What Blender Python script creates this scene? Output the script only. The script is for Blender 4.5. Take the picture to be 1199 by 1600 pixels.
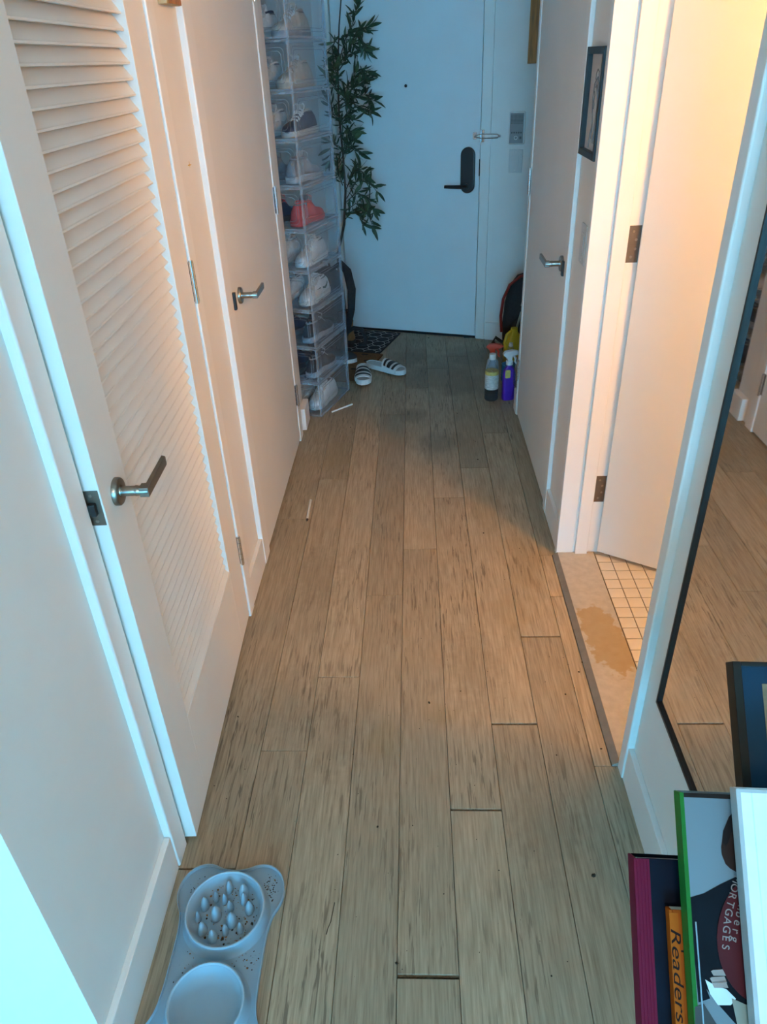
import bpy, bmesh, math, random
from mathutils import Matrix, Vector, Euler, noise as mnoise
random.seed(7)
for o in list(bpy.data.objects): bpy.data.objects.remove(o)
S = bpy.context.scene
C = S.collection
PI = math.pi
# ------------------------------------------------------------------ camera
CAM_H = 1.6
FPX = 1140.2
def rx(t): return Matrix(((1,0,0),(0,math.cos(t),-math.sin(t)),(0,math.sin(t),math.cos(t))))
def rzm(t): return Matrix(((math.cos(t),-math.sin(t),0),(math.sin(t),math.cos(t),0),(0,0,1)))
RC = rzm(math.radians(3.179)) @ rx(math.radians(-31.86)) @ Matrix(((1,0,0),(0,0,1),(0,-1,0))) @ rzm(math.radians(2.58))
cd = bpy.data.cameras.new('camera'); cam = bpy.data.objects.new('camera', cd); C.objects.link(cam)
cd.sensor_fit = 'VERTICAL'; cd.sensor_height = 36; cd.sensor_width = 27; cd.lens = 36*FPX/1600; cd.clip_start = .02
cx, cy, cz = RC.col[0], -RC.col[1], -RC.col[2]
cam.matrix_world = Matrix(((cx[0],cy[0],cz[0],0),(cx[1],cy[1],cz[1],0),(cx[2],cy[2],cz[2],CAM_H),(0,0,0,1)))
S.camera = cam
def ray(u, v): return RC @ Vector((u-599.5, v-800, FPX))
def FL(u, v, z=0):                      # photo pixel -> point on the floor (or a level z)
    r = ray(u, v); t = (z-CAM_H)/r.z; return Vector((r.x*t, r.y*t, z))
def ATX(u, v, X):
    r = ray(u, v); t = X/r.x; return Vector((X, r.y*t, CAM_H+r.z*t))
def ATY(u, v, Y):
    r = ray(u, v); t = Y/r.y; return Vector((r.x*t, Y, CAM_H+r.z*t))
# ------------------------------------------------------------------ world, light, exposure
S.view_settings.view_transform = 'Standard'; S.view_settings.look = 'None'
S.view_settings.gamma = 1; S.view_settings.use_curve_mapping = False
S.view_settings.exposure = 0.52
S.cycles.transparent_max_bounces = 32
S.cycles.max_bounces = 10; S.cycles.diffuse_bounces = 6
w = bpy.data.worlds.new('sky'); S.world = w; w.use_nodes = True
bg = w.node_tree.nodes['Background']; bg.inputs[0].default_value = (.12,.575,1,1); bg.inputs[1].default_value = 20.5
# daylight comes through the living-room window behind the camera: this portal only guides the sampling of the sky
pl_ = bpy.data.lights.new('window_portal','AREA'); pl_.shape = 'RECTANGLE'; pl_.size = 4.4; pl_.size_y = 2.1
pl_.cycles.is_portal = True
po = bpy.data.objects.new('window_portal', pl_); C.objects.link(po); po.location = (0.1,-7.12,1.35); po.rotation_euler = (PI/2,0,PI)
# ------------------------------------------------------------------ materials
def nmat(name):
    m = bpy.data.materials.new(name); m.use_nodes = True; nt = m.node_tree
    return m, nt, nt.nodes['Principled BSDF']
def nd(nt, t, **k):
    n = nt.nodes.new(t)
    for a, b in k.items(): setattr(n, a, b)
    return n
MC = {}
def mat(name, col, rough=.5, metal=0, var=.06, scale=30, bump=0.0, spec=.5, trans=0, alpha=1, emit=None, es=0, coat=0, stretch=None):
    """procedural material: base colour broken up by noise, optional fine relief"""
    if name in MC: return MC[name]
    m, nt, b = nmat(name); L = nt.links.new
    tc = nd(nt,'ShaderNodeTexCoord'); nz = nd(nt,'ShaderNodeTexNoise'); nz.inputs['Scale'].default_value = scale; nz.inputs['Detail'].default_value = 4
    if stretch:
        mp = nd(nt,'ShaderNodeMapping'); mp.inputs['Scale'].default_value = stretch; L(tc.outputs['Object'], mp.inputs[0]); L(mp.outputs[0], nz.inputs['Vector'])
    else: L(tc.outputs['Object'], nz.inputs['Vector'])
    rp = nd(nt,'ShaderNodeValToRGB'); e = rp.color_ramp.elements
    e[0].position = .3; e[1].position = .7
    e[0].color = (*[max(0,c*(1-var)) for c in col],1); e[1].color = (*[min(1,c*(1+var)) for c in col],1)
    L(nz.outputs['Fac'], rp.inputs[0]); L(rp.outputs[0], b.inputs['Base Color'])
    b.inputs['Roughness'].default_value = rough; b.inputs['Metallic'].default_value = metal
    b.inputs['Specular IOR Level'].default_value = spec; b.inputs['Transmission Weight'].default_value = trans
    b.inputs['Coat Weight'].default_value = coat
    if emit: b.inputs['Emission Color'].default_value = (*emit,1); b.inputs['Emission Strength'].default_value = es
    if bump:
        bp = nd(nt,'ShaderNodeBump'); bp.inputs['Strength'].default_value = bump; bp.inputs['Distance'].default_value = .002
        L(nz.outputs['Fac'], bp.inputs['Height']); L(bp.outputs[0], b.inputs['Normal'])
    MC[name] = m; return m
def clear(name, tint, haze_col, haze, rough=.15):
    """thin clear plastic: mostly see-through with a weak milky haze and a gloss"""
    if name in MC: return MC[name]
    m, nt, b = nmat(name); L = nt.links.new
    tr = nd(nt,'ShaderNodeBsdfTransparent'); tr.inputs[0].default_value = (*tint,1)
    b.inputs['Base Color'].default_value = (*haze_col,1); b.inputs['Roughness'].default_value = rough
    lw = nd(nt,'ShaderNodeLayerWeight'); lw.inputs[0].default_value = .25
    tc = nd(nt,'ShaderNodeTexCoord'); nz = nd(nt,'ShaderNodeTexNoise'); nz.inputs['Scale'].default_value = 12
    L(tc.outputs['Object'], nz.inputs['Vector'])
    a = nd(nt,'ShaderNodeMath', operation='MULTIPLY'); a.inputs[1].default_value = .16; L(lw.outputs['Fresnel'], a.inputs[0])
    n2 = nd(nt,'ShaderNodeMath', operation='MULTIPLY'); n2.inputs[1].default_value = haze*2; L(nz.outputs['Fac'], n2.inputs[0])
    ad = nd(nt,'ShaderNodeMath', operation='ADD'); L(a.outputs[0], ad.inputs[0]); L(n2.outputs[0], ad.inputs[1]); ad.use_clamp = True
    mx = nd(nt,'ShaderNodeMixShader'); L(ad.outputs[0], mx.inputs[0]); L(tr.outputs[0], mx.inputs[1]); L(b.outputs[0], mx.inputs[2])
    L(mx.outputs[0], nt.nodes['Material Output'].inputs[0]); MC[name] = m; return m
def spots_mask(nt, spots, pos, wob=.35, nscale=14, edge=None):
    """stains with shapes of their own: soft noisy blobs at places on the floor; spots = (x, y, rx, ry)"""
    L = nt.links.new
    nz = nd(nt,'ShaderNodeTexNoise'); nz.inputs['Scale'].default_value = nscale; nz.inputs['Detail'].default_value = 6; L(pos, nz.inputs['Vector'])
    tot = None
    for (x,y,a,b) in spots:
        mp = nd(nt,'ShaderNodeMapping', vector_type='TEXTURE'); mp.inputs['Location'].default_value = (x,y,0); mp.inputs['Scale'].default_value = (a,b,50)
        L(pos, mp.inputs[0]); ln = nd(nt,'ShaderNodeVectorMath', operation='LENGTH'); L(mp.outputs[0], ln.inputs[0])
        ad = nd(nt,'ShaderNodeMath', operation='MULTIPLY_ADD'); L(nz.outputs['Fac'], ad.inputs[0]); ad.inputs[1].default_value = wob*4; L(ln.outputs['Value'], ad.inputs[2])
        mr = nd(nt,'ShaderNodeMapRange'); mr.inputs['From Min'].default_value = 1+wob*2.2; mr.inputs['From Max'].default_value = (1+wob*2.2-edge) if edge else .45+wob*2; L(ad.outputs[0], mr.inputs['Value'])
        if tot is None: tot = mr.outputs[0]
        else:
            mx = nd(nt,'ShaderNodeMath', operation='MAXIMUM'); L(tot, mx.inputs[0]); L(mr.outputs[0], mx.inputs[1]); tot = mx.outputs[0]
    return tot
def mixc(nt, fac, a, col, k=1.0):
    L = nt.links.new; mx = nd(nt,'ShaderNodeMix', data_type='RGBA')
    if k != 1:
        ml = nd(nt,'ShaderNodeMath', operation='MULTIPLY'); ml.inputs[1].default_value = k; L(fac, ml.inputs[0]); fac = ml.outputs[0]
    L(fac, mx.inputs['Factor']); L(a, mx.inputs[6]); mx.inputs[7].default_value = (*col,1); return mx.outputs[2]
def wood_floor():
    m, nt, b = nmat('brushed_oak_floor'); L = nt.links.new
    g = nd(nt,'ShaderNodeNewGeometry'); oi = nd(nt,'ShaderNodeObjectInfo')
    cb = nd(nt,'ShaderNodeCombineXYZ'); ml = nd(nt,'ShaderNodeMath', operation='MULTIPLY'); ml.inputs[1].default_value = 37
    L(oi.outputs['Random'], ml.inputs[0]); L(ml.outputs[0], cb.inputs[1]); L(ml.outputs[0], cb.inputs[2])
    ad = nd(nt,'ShaderNodeVectorMath', operation='ADD'); L(g.outputs['Position'], ad.inputs[0]); L(cb.outputs[0], ad.inputs[1])
    def nz(sc, scale, det, rough=.6, dist=0):
        mp = nd(nt,'ShaderNodeMapping'); mp.inputs['Scale'].default_value = sc; L(ad.outputs[0], mp.inputs[0])
        n = nd(nt,'ShaderNodeTexNoise'); n.inputs['Scale'].default_value = scale; n.inputs['Detail'].default_value = det; n.inputs['Roughness'].default_value = rough; n.inputs['Distortion'].default_value = dist
        L(mp.outputs[0], n.inputs['Vector']); return n.outputs['Fac']
    grain = nz((1,.045,1), 190, 5); streak = nz((1,.075,1), 130, 3, .55, .3); patch = nz((1,.35,1), 5, 3); cloud = nz((1,.6,1), 2.2, 3)
    r1 = nd(nt,'ShaderNodeValToRGB'); e = r1.color_ramp.elements
    e[0].position=.28; e[0].color=(.265,.198,.125,1); e[1].position=.66; e[1].color=(.475,.372,.255,1); L(grain, r1.inputs[0])
    # dark open pores, in patches of worn finish
    sr = nd(nt,'ShaderNodeMapRange'); sr.inputs['From Min'].default_value=.55; sr.inputs['From Max'].default_value=.64; L(streak, sr.inputs['Value'])
    pr = nd(nt,'ShaderNodeMapRange'); pr.inputs['From Min'].default_value=.40; pr.inputs['From Max'].default_value=.64; L(patch, pr.inputs['Value'])
    mm = nd(nt,'ShaderNodeMath', operation='MULTIPLY'); L(sr.outputs[0], mm.inputs[0]); L(pr.outputs[0], mm.inputs[1])
    c = mixc(nt, mm.outputs[0], r1.outputs[0], (.12,.088,.058), .85)
    cr = nd(nt,'ShaderNodeMapRange'); cr.inputs['From Min'].default_value=.35; cr.inputs['From Max'].default_value=.7; L(cloud, cr.inputs['Value'])
    c = mixc(nt, cr.outputs[0], c, (.26,.215,.155), .3)
    # each plank its own tint
    hs = nd(nt,'ShaderNodeHueSaturation'); mr = nd(nt,'ShaderNodeMapRange'); mr.inputs['To Min'].default_value=.86; mr.inputs['To Max'].default_value=1.1
    L(oi.outputs['Random'], mr.inputs['Value']); L(mr.outputs[0], hs.inputs['Value']); L(c, hs.inputs['Color']); c = hs.outputs[0]
    # dirt: grey scuffs in the middle of the hall and foyer, yellow dried spills by the bathroom
    def sp(u,v,a,bb): p = FL(u,v); return (p.x,p.y,a,bb)
    c = mixc(nt, spots_mask(nt, [sp(690,693,.13,.13),sp(640,650,.1,.1),sp(740,560,.22,.22),sp(690,585,.25,.3),sp(640,560,.14,.18),sp(720,600,.2,.2)], g.outputs['Position'], .4, 9), c, (.11,.095,.075), .42)
    c = mixc(nt, spots_mask(nt, [sp(760,795,.07,.2),sp(820,880,.09,.28),sp(800,960,.07,.14),sp(530,715,.08,.2),sp(600,1160,.05,.08),sp(690,1120,.05,.05)], g.outputs['Position'], .4, 11), c, (.25,.165,.06), .26)
    c = mixc(nt, spots_mask(nt, [sp(500,900,.10,.2),sp(450,1090,.09,.16),sp(520,1140,.09,.18),sp(740,1040,.09,.2),sp(860,1300,.1,.12)], g.outputs['Position'], .45, 40), c, (.16,.115,.07), .22)
    L(c, b.inputs['Base Color']); b.inputs['Roughness'].default_value = .5; b.inputs['Specular IOR Level'].default_value = .35
    rr = nd(nt,'ShaderNodeMapRange'); rr.inputs['To Min'].default_value=.38; rr.inputs['To Max'].default_value=.62; L(grain, rr.inputs['Value']); L(rr.outputs[0], b.inputs['Roughness'])
    bp = nd(nt,'ShaderNodeBump'); bp.inputs['Strength'].default_value=.22; bp.inputs['Distance'].default_value=.0012; L(grain, bp.inputs['Height']); L(bp.outputs[0], b.inputs['Normal'])
    return m
def saddle_mat():
    m, nt, b = nmat('stone_threshold'); L = nt.links.new
    g = nd(nt,'ShaderNodeNewGeometry'); n = nd(nt,'ShaderNodeTexNoise'); n.inputs['Scale'].default_value=45; n.inputs['Detail'].default_value=6; L(g.outputs['Position'], n.inputs['Vector'])
    r = nd(nt,'ShaderNodeValToRGB'); r.color_ramp.elements[0].position=.3; r.color_ramp.elements[1].position=.7; r.color_ramp.elements[0].color=(.40,.36,.31,1); r.color_ramp.elements[1].color=(.48,.44,.38,1); L(n.outputs['Fac'], r.inputs[0])
    c = mixc(nt, spots_mask(nt, [(.575,1.83,.055,.10),(.592,1.745,.06,.11),(.605,1.68,.055,.07)], g.outputs['Position'], .45, 30, .16), r.outputs[0], (.33,.20,.035), .62)
    L(c, b.inputs['Base Color']); b.inputs['Roughness'].default_value=.4; return m
M_FLOOR = wood_floor()
M_SADDLE = saddle_mat()
WALL = mat('white_wall_paint', (.78,.755,.715), .6, var=.02, scale=6, bump=.03)
PAINT = mat('white_semigloss_paint', (.81,.785,.745), .38, var=.015, scale=5, bump=.02)
DOORP = mat('off_white_door_paint', (.79,.76,.71), .42, var=.02, scale=4, bump=.02)
FDOOR = mat('front_door_paint', (.76,.765,.765), .45, var=.02, scale=5, bump=.02)
CEIL = mat('ceiling_paint', (.80,.78,.75), .8, var=.01)
NICKEL = mat('brushed_nickel', (.34,.305,.265), .32, 1, var=.08, scale=120, stretch=(1,20,1))
CHROME = mat('polished_chrome', (.72,.73,.74), .14, 1, var=.03)
BRONZE = mat('dark_steel_plate', (.20,.17,.14), .42, .9, var=.08)
BLACK = mat('black_satin', (.012,.012,.013), .4, var=.2)
BLACKM = mat('black_matte', (.016,.016,.018), .8, var=.3, scale=80, bump=.2)
DARKGAP = mat('dark_subfloor', (.025,.02,.015), .9)
# ------------------------------------------------------------------ mesh builder
class MB:
    def __init__(s): s.v = []; s.f = []
    def add(s, vs, fs, M=None):
        k = len(s.v)
        s.v += [tuple(M @ Vector(p)) if M else tuple(p) for p in vs]; s.f += [[i+k for i in f] for f in fs]; return s
    def box(s, x0,x1,y0,y1,z0,z1, M=None):
        vs = [(x,y,z) for z in (z0,z1) for y in (y0,y1) for x in (x0,x1)]
        return s.add(vs, [(0,2,3,1),(4,5,7,6),(0,1,5,4),(2,6,7,3),(0,4,6,2),(1,3,7,5)], M)
    def lathe(s, prof, n=24, M=None, sx=1, sy=1):
        vs = []; fs = []
        for (r,z) in prof:
            for i in range(n): a = 2*PI*i/n; vs.append((r*math.cos(a)*sx, r*math.sin(a)*sy, z))
        for j in range(len(prof)-1):
            for i in range(n): fs.append((j*n+i, j*n+(i+1)%n, (j+1)*n+(i+1)%n, (j+1)*n+i))
        if prof[0][0] > 1e-6: fs.append(tuple(range(n))[::-1])
        if prof[-1][0] > 1e-6: fs.append(tuple(range((len(prof)-1)*n, len(prof)*n)))
        return s.add(vs, fs, M)
    def tube(s, pts, r, n=8, M=None, flat=1, closed=False):
        pts = [Vector(p) for p in pts]; m = len(pts); rs = r if isinstance(r,(list,tuple)) else [r]*m
        vs = []; fs = []; up = None
        for i, p in enumerate(pts):
            if closed: t = pts[(i+1)%m]-pts[i-1]
            else: t = pts[min(i+1,m-1)]-pts[max(i-1,0)]
            t.normalize()
            if up is None: up = t.orthogonal().normalized()
            up = (up - t*up.dot(t)); up = up.normalized() if up.length > 1e-6 else t.orthogonal().normalized()
            q = t.cross(up)
            for k in range(n): a = 2*PI*k/n; vs.append(p + (up*math.cos(a) + q*math.sin(a)*flat)*rs[i])
        for i in range(m if closed else m-1):
            j = (i+1) % m
            for k in range(n): fs.append((i*n+k, i*n+(k+1)%n, j*n+(k+1)%n, j*n+k))
        if not closed: fs.append(tuple(range(n))[::-1]); fs.append(tuple(range((m-1)*n, m*n)))
        return s.add(vs, fs, M)
    def prism(s, poly, z0, z1, M=None):
        n = len(poly); vs = [(x,y,z0) for x,y in poly] + [(x,y,z1) for x,y in poly]
        fs = [tuple(range(n))[::-1], tuple(range(n,2*n))] + [(i,(i+1)%n,n+(i+1)%n,n+i) for i in range(n)]
        return s.add(vs, fs, M)
    def rings(s, rings, close_ends=True, M=None):
        n = len(rings[0]); vs = [p for r in rings for p in r]; fs = []
        for j in range(len(rings)-1):
            for i in range(n): fs.append((j*n+i, j*n+(i+1)%n, (j+1)*n+(i+1)%n, (j+1)*n+i))
        if close_ends: fs.append(tuple(range(n))[::-1]); fs.append(tuple(range((len(rings)-1)*n, len(rings)*n)))
        return s.add(vs, fs, M)
    def mesh(s, name, smooth=False):
        me = bpy.data.meshes.new(name); me.from_pydata(s.v, [], s.f); me.update()
        bm = bmesh.new(); bm.from_mesh(me); bmesh.ops.recalc_face_normals(bm, faces=bm.faces); bm.to_mesh(me); bm.free()
        if smooth: me.polygons.foreach_set('use_smooth', [True]*len(me.polygons))
        return me
    def build(s, name, m, parent=None, smooth=False, bevel=0, seg=2, sub=0, autosm=False):
        me = s.mesh(name, smooth); me.materials.append(m)
        return link(name, me, parent, bevel, seg, sub, smooth)
def link(name, me, parent=None, bevel=0, seg=2, sub=0, smooth=False):
    o = bpy.data.objects.new(name, me); C.objects.link(o)
    if parent: o.parent = parent
    if bevel:
        b = o.modifiers.new('bevel','BEVEL'); b.width = bevel; b.segments = seg; b.limit_method = 'ANGLE'; b.angle_limit = math.radians(40)
    if sub:
        q = o.modifiers.new('sub','SUBSURF'); q.levels = sub; q.render_levels = sub
    if smooth and not sub: me.set_sharp_from_angle(angle=math.radians(45))
    return o
def tag(o, label, cat, group=None, kind=None):
    o['label'] = label; o['category'] = cat
    if group: o['group'] = group
    if kind: o['kind'] = kind
    return o
def thing(name, label, cat, loc=(0,0,0), rot=(0,0,0), group=None, kind=None):
    o = bpy.data.objects.new(name, None); C.objects.link(o); o.empty_display_size = .05
    o.location = loc; o.rotation_euler = rot; return tag(o, label, cat, group, kind)
def struct(o, label, cat): return tag(o, label, cat, None, 'structure')
def bx(*a): return MB().box(*a)
def text_mesh(txt, size, name, m, parent, M, depth=.0002, shear=0, align='LEFT', wscale=1.0):
    cu = bpy.data.curves.new('t','FONT'); cu.body = txt; cu.size = size; cu.extrude = depth; cu.shear = shear; cu.align_x = align
    to = bpy.data.objects.new('t', cu); C.objects.link(to)
    me = bpy.data.meshes.new_from_object(to.evaluated_get(bpy.context.evaluated_depsgraph_get())); bpy.data.objects.remove(to); bpy.data.curves.remove(cu)
    me.materials.clear(); me.materials.append(m); me.transform(M @ Matrix.Diagonal((wscale,1,1,1)))
    return link(name, me, parent)
def T4(x,y,z): return Matrix.Translation((x,y,z))
def RZ(a): return Matrix.Rotation(a,4,'Z')
def RX(a): return Matrix.Rotation(a,4,'X')
def RY(a): return Matrix.Rotation(a,4,'Y')
# ------------------------------------------------------------------ layout
A = math.radians(18)                       # the entry lobby is turned 18 degrees to the hall
EW = Vector((math.cos(A), -math.sin(A), 0)); EN = Vector((math.sin(A), math.cos(A), 0)); FP = Vector((.386,4.74,0))
def F(s, d, z): return FP + EW*s - EN*d + Vector((0,0,z))    # along the front wall, out from it, height
FR = (0,0,-A)
HC = 2.55                                  # ceiling height
XW = -.590; XF = -.572                     # left wall face, casing face
RW = .530; RF = .512                       # right wall face, casing face
YL = .61; YLE = 3.50; YR = .775; YRE = 3.58 # wall ends
BX0, BX1, BY0, BY1 = .664, 2.3, .95, 2.42   # bathroom inside
O0, O1 = 1.29, 2.245                       # bathroom doorway
DH = 2.05
# ------------------------------------------------------------------ shell
m = MB()
m.box(-1.35,XW, YL,1.062, 0,HC); m.box(-1.35,XW, 1.908,2.297, 0,HC); m.box(-1.35,XW, 3.245,YLE, 0,HC)
m.box(-1.35,-.70, 1.062,1.908, 0,DH); m.box(-1.35,-.70, 2.297,3.245, 0,DH)
m.box(-1.35,XW, 1.062,1.908, DH,HC); m.box(-1.35,XW, 2.297,3.245, DH,HC); m.box(-2.72,-1.35, YL,YL+.12, 0,HC)
wl = struct(m.build('wall_left', WALL), 'white painted left wall of the hall holding two closet doors', 'wall')
m = MB()
m.box(RW,2.72, YR,BY0, 0,HC); m.box(RW,BX0, BY0,O0, 0,HC); m.box(RW,BX0, O1+.028,2.545, 0,HC); m.box(BX0,2.42, BY1,2.545, 0,HC)
m.box(RW,BX0, O0,O1+.028, DH,HC); m.box(BX1,2.42, BY0,BY1, 0,HC)
m.box(.60,1.45, 2.545,3.50, 0,DH); m.box(RW,1.45, 2.545,3.50, DH,HC); m.box(RW,1.45, 3.50,YRE, 0,HC)
wr = struct(m.build('wall_right', WALL), 'white painted right wall of the hall holding the bathroom doorway and closet door', 'wall')
m = MB()
M_ = Matrix.Translation(FP) @ RZ(-A)       # local: x along wall, y into wall
m.box(-1.0,-.895,0,.12,0,HC,M_); m.box(.018,1.2,0,.12,0,HC,M_); m.box(-.895,.018,0,.12,2.06,HC,M_); m.box(-1.0,1.2,.10,.16,0,HC,M_)
struct(m.build('wall_front', WALL), 'white painted wall around the front door at the far end', 'wall')
m = MB()
m.box(-1.10,-1.0,-2.1,.15,0,HC,M_)
struct(m.build('wall_entry_left', WALL), 'white entry wall behind the stack of shoe boxes', 'wall')
struct(bx(1.35,1.45,YRE,4.6,0,HC).build('wall_entry_right', WALL), 'white entry wall behind the cleaning bottles', 'wall')
struct(bx(-2.72,2.72,-7.3,5.6,HC,HC+.1).build('ceiling', CEIL), 'flat white ceiling above the hall', 'ceiling')
m = MB(); m.box(-2.72,-2.6,-7.2,YL,0,HC); struct(m.build('wall_living_left', WALL), 'white side wall of the living room left of the camera', 'wall')
m = MB(); m.box(2.6,2.72,-7.2,YR,0,HC); struct(m.build('wall_living_right', WALL), 'white side wall of the living room right of the camera', 'wall')
m = MB(); m.box(-2.72,-2.1,-7.3,-7.18,0,HC); m.box(2.3,2.72,-7.3,-7.18,0,HC); m.box(-2.1,2.3,-7.3,-7.18,0,.30); m.box(-2.1,2.3,-7.3,-7.18,2.40,HC)
struct(m.build('wall_back', WALL), 'white window wall of the living room behind the camera', 'wall')
wf = MB(); wf.box(-2.1,-2.04,-7.28,-7.2,.30,2.40); wf.box(2.24,2.3,-7.28,-7.2,.30,2.40); wf.box(-2.04,2.24,-7.28,-7.2,.30,.36); wf.box(-2.04,2.24,-7.28,-7.2,2.34,2.40); wf.box(.07,.13,-7.28,-7.2,.36,2.34)
wn = struct(thing('window_1','wide living room window with slim dark frame behind the camera','window',(0,0,0)), 'wide living room window with slim dark frame behind the camera', 'window')
wf.build('window_frame', BLACK, wn)
# ------------------------------------------------------------------ floor: every plank in view is a piece
fl = struct(bx(-2.72,2.72,-7.3,5.6,-.06,-.018).build('floor', DARKGAP), 'grey-brown brushed oak plank floor with stains and dark board joints', 'floor')
PW = .1276; PX0 = -.058
def plank(x0,x1,y0,y1, wide0=.0007, wide1=.0007):
    z = random.uniform(-.0005,.0003); g = .0006
    o = bx(x0+g,x1-g,y0+wide0,y1-wide1,-.018,z).build('plank', M_FLOOR, fl, bevel=.0009, seg=1); return o
JY = {-4:[(.997,.0022),(2.528,0)], -3:[(1.341,0),(2.857,0)], -2:[(1.62,0),(3.115,0)], -1:[(2.019,0),(3.55,0)], 0:[(.767,.0042),(2.299,0),(3.9,0)], 1:[(1.158,.0032),(2.678,0),(4.2,0)],
      2:[(1.434,.003),(2.941,0),(4.4,0)], 3:[(1.796,.0028),(3.296,0),(4.75,0)], 4:[(2.001,.001),(3.65,0)]}
def front_y(x): return 4.74 - (x-.386)*math.tan(A) + .05
for k in range(-9, 11):
    x0 = PX0+k*PW; x1 = x0+PW
    if k in JY:
        js = list(JY[k])
        while js[0][0] > -.6: js = [(js[0][0]-1.53,0)]+js
        while js[-1][0] < 5.3: js.append((js[-1][0]+1.53,0))
    else:
        js = [(3.2+ (k*.37)%1.2 - 1.53*q, 0) for q in (1,0,-1)]
    for (ya,wa),(yb,wb) in zip(js,js[1:]):
        X0,X1 = x0,x1; ya2,yb2 = max(ya,-.6), min(yb, front_y((x0+x1)/2))
        if k == -4: X0 = XW-.02
        if (k < -4): ya2 = max(ya2, YLE)
        if (k > 4): ya2 = max(ya2, YRE)
        if k == 4:                                # this row is notched round the stone threshold
            for c0,c1,xe in ((-9,O0,RW+.05),(O0,O1,.4975),(O1,9,RW+.05)):
                q0,q1 = max(ya2,c0), min(yb2,c1)
                if q1-q0 > .01: plank(X0,xe,q0,q1,(wa if q0 == ya2 else 0) or .0004,(wb if q1 == yb2 else 0) or .0004)
            continue
        if yb2-ya2 > .05: plank(X0,X1,ya2,yb2,wa or .0007,wb or .0007)
lv = bx(-2.6,2.6,-7.18,-.6,-.018,-.0002).build('plank_field', M_FLOOR, fl); lv['kind'] = 'stuff'
m = MB(); m.box(-2.6,XW-.02,-.6,YL,-.018,-.0002); m.box(PX0+5*PW,2.6,-.6,YR,-.018,-.0002); m.box(.515,PX0+5*PW,-.6,YR,-.018,-.0002)
lv2 = m.build('plank_field', M_FLOOR, fl); lv2['kind'] = 'stuff'
# threshold and bathroom mosaic
th = struct(MB().prism([(.4985,-.018),(.648,-.018),(.648,.015),(.5165,.015),(.4985,.003)],0,O1-O0-.002,Matrix(((1,0,0,0),(0,0,1,O0+.001),(0,1,0,0),(0,0,0,1)))).build('trim_1', M_SADDLE, bevel=.0015), 'grey stone bathroom threshold with a yellowish dried spill', 'threshold')
MB().prism([(.4982,.0),(.4985,.0035),(.5155,.0153),(.5170,.0156),(.5170,.0140)],0,O1-O0-.003,Matrix(((1,0,0,0),(0,0,1,O0+.0015),(0,1,0,0),(0,0,0,1)))).build('slope_shade_strip', mat('grey_slope_shade',(.21,.185,.155),.5,var=.1), th)  # darker grey skin on the threshold slope: its shade put into the colour
GROUT = mat('tile_grout', (.13,.10,.075), .9); TILE = mat('cream_mosaic_tile', (.62,.57,.50), .35, var=.06, scale=9)
bfl = struct(bx(.6485,BX1,BY0,BY1,-.03,.0085).build('floor_bathroom', GROUT), 'bathroom floor of small square cream mosaic tiles', 'floor')
TP = .0515; tm = MB().box(-TP/2+.0016,TP/2-.0016,-TP/2+.0016,TP/2-.0016,0,.004).mesh('tile'); tm.materials.append(TILE)
for i in range(11):
    for j in range(23):
        yy = 1.253+.0015+TP*(j+.5); 
        if yy > BY1-.03: continue
        t_ = link('tile', tm, bfl); t_.location = (.651+TP*(i+.5), yy, .0078+random.uniform(0,.0006))
rest = MB()
for i in range(11,31):
    for j in range(-5,23):
        yy = 1.2545+TP*(j+.5)
        if BY0+.03 < yy < BY1-.03: rest.box(.651+TP*i+.0016,.651+TP*(i+1)-.0016,yy-TP/2+.0016,yy+TP/2-.0016,.0078,.012)
for i in range(11):
    for j in range(-5,0):
        yy = 1.2545+TP*(j+.5)
        if yy > BY0+.03: rest.box(.651+TP*i+.0016,.651+TP*(i+1)-.0016,yy-TP/2+.0016,yy+TP/2-.0016,.0078,.012)
r_ = rest.build('tile', TILE, bfl); r_['kind'] = 'stuff'
# ------------------------------------------------------------------ baseboards, casings
def baseb(name, segs, label):
    m = MB()
    for s in segs: m.box(*s)
    return struct(m.build(name, PAINT, bevel=.002), label, 'baseboard')
BH = .115
baseb('baseboard_left', [(XW,XW+.015,YL+.005,1.0,0,BH)], 'white baseboard below the near left wall, beside the pet feeding mat')
baseb('baseboard_left_middle', [(XW,XW+.015,1.966,2.213,0,BH)], 'short white baseboard between the louvred door and the flat closet door')
baseb('baseboard_left_end', [(XW,XW+.03,3.375,YLE+.012,0,BH)], 'white baseboard stub at the left wall end by the shoe boxes')
baseb('baseboard_right', [(RW-.014,RW,YR+.005,1.251,0,BH)], 'white baseboard below the narrow mirror on the right wall')
baseb('baseboard_right_middle', [(RW-.014,RW,2.278,2.541,0,BH)], 'short white baseboard below the small framed drawing')
baseb('baseboard_right_end', [(RW-.016,RW,3.515,YRE+.014,0,BH)], 'white baseboard stub at the far end of the right closet door')
bo = MB(); bo.box(.078,.9,-.015,0,0,.115,M_); struct(bo.build('baseboard_front', PAINT, bevel=.002), 'white baseboard right of the front door', 'baseboard')
def casing(name, boxes, label):
    m = MB()
    for s in boxes: m.box(*s)
    return struct(m.build(name, PAINT, bevel=.004, seg=3), label, 'casing')
casing('trim_2', [(XW-.10,XF,1.002,1.062,0,DH),(XW,XF,1.002,1.966,DH,DH+.06),(XW-.10,XF,1.908,1.966,0,DH)], 'white casing around the louvred closet door')
casing('trim_3', [(XW-.10,XF,2.213,2.297,0,DH),(XW,XF,2.213,3.32,DH,DH+.06),(XW-.10,XF,3.245,3.32,0,DH)], 'white casing around the flat left closet door')
casing('trim_4', [(RF,BX0-.002,1.251,O0,0,DH),(RF,RW,1.251,2.277,DH,DH+.06)], 'white near jamb and casing of the bathroom doorway')
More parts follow.
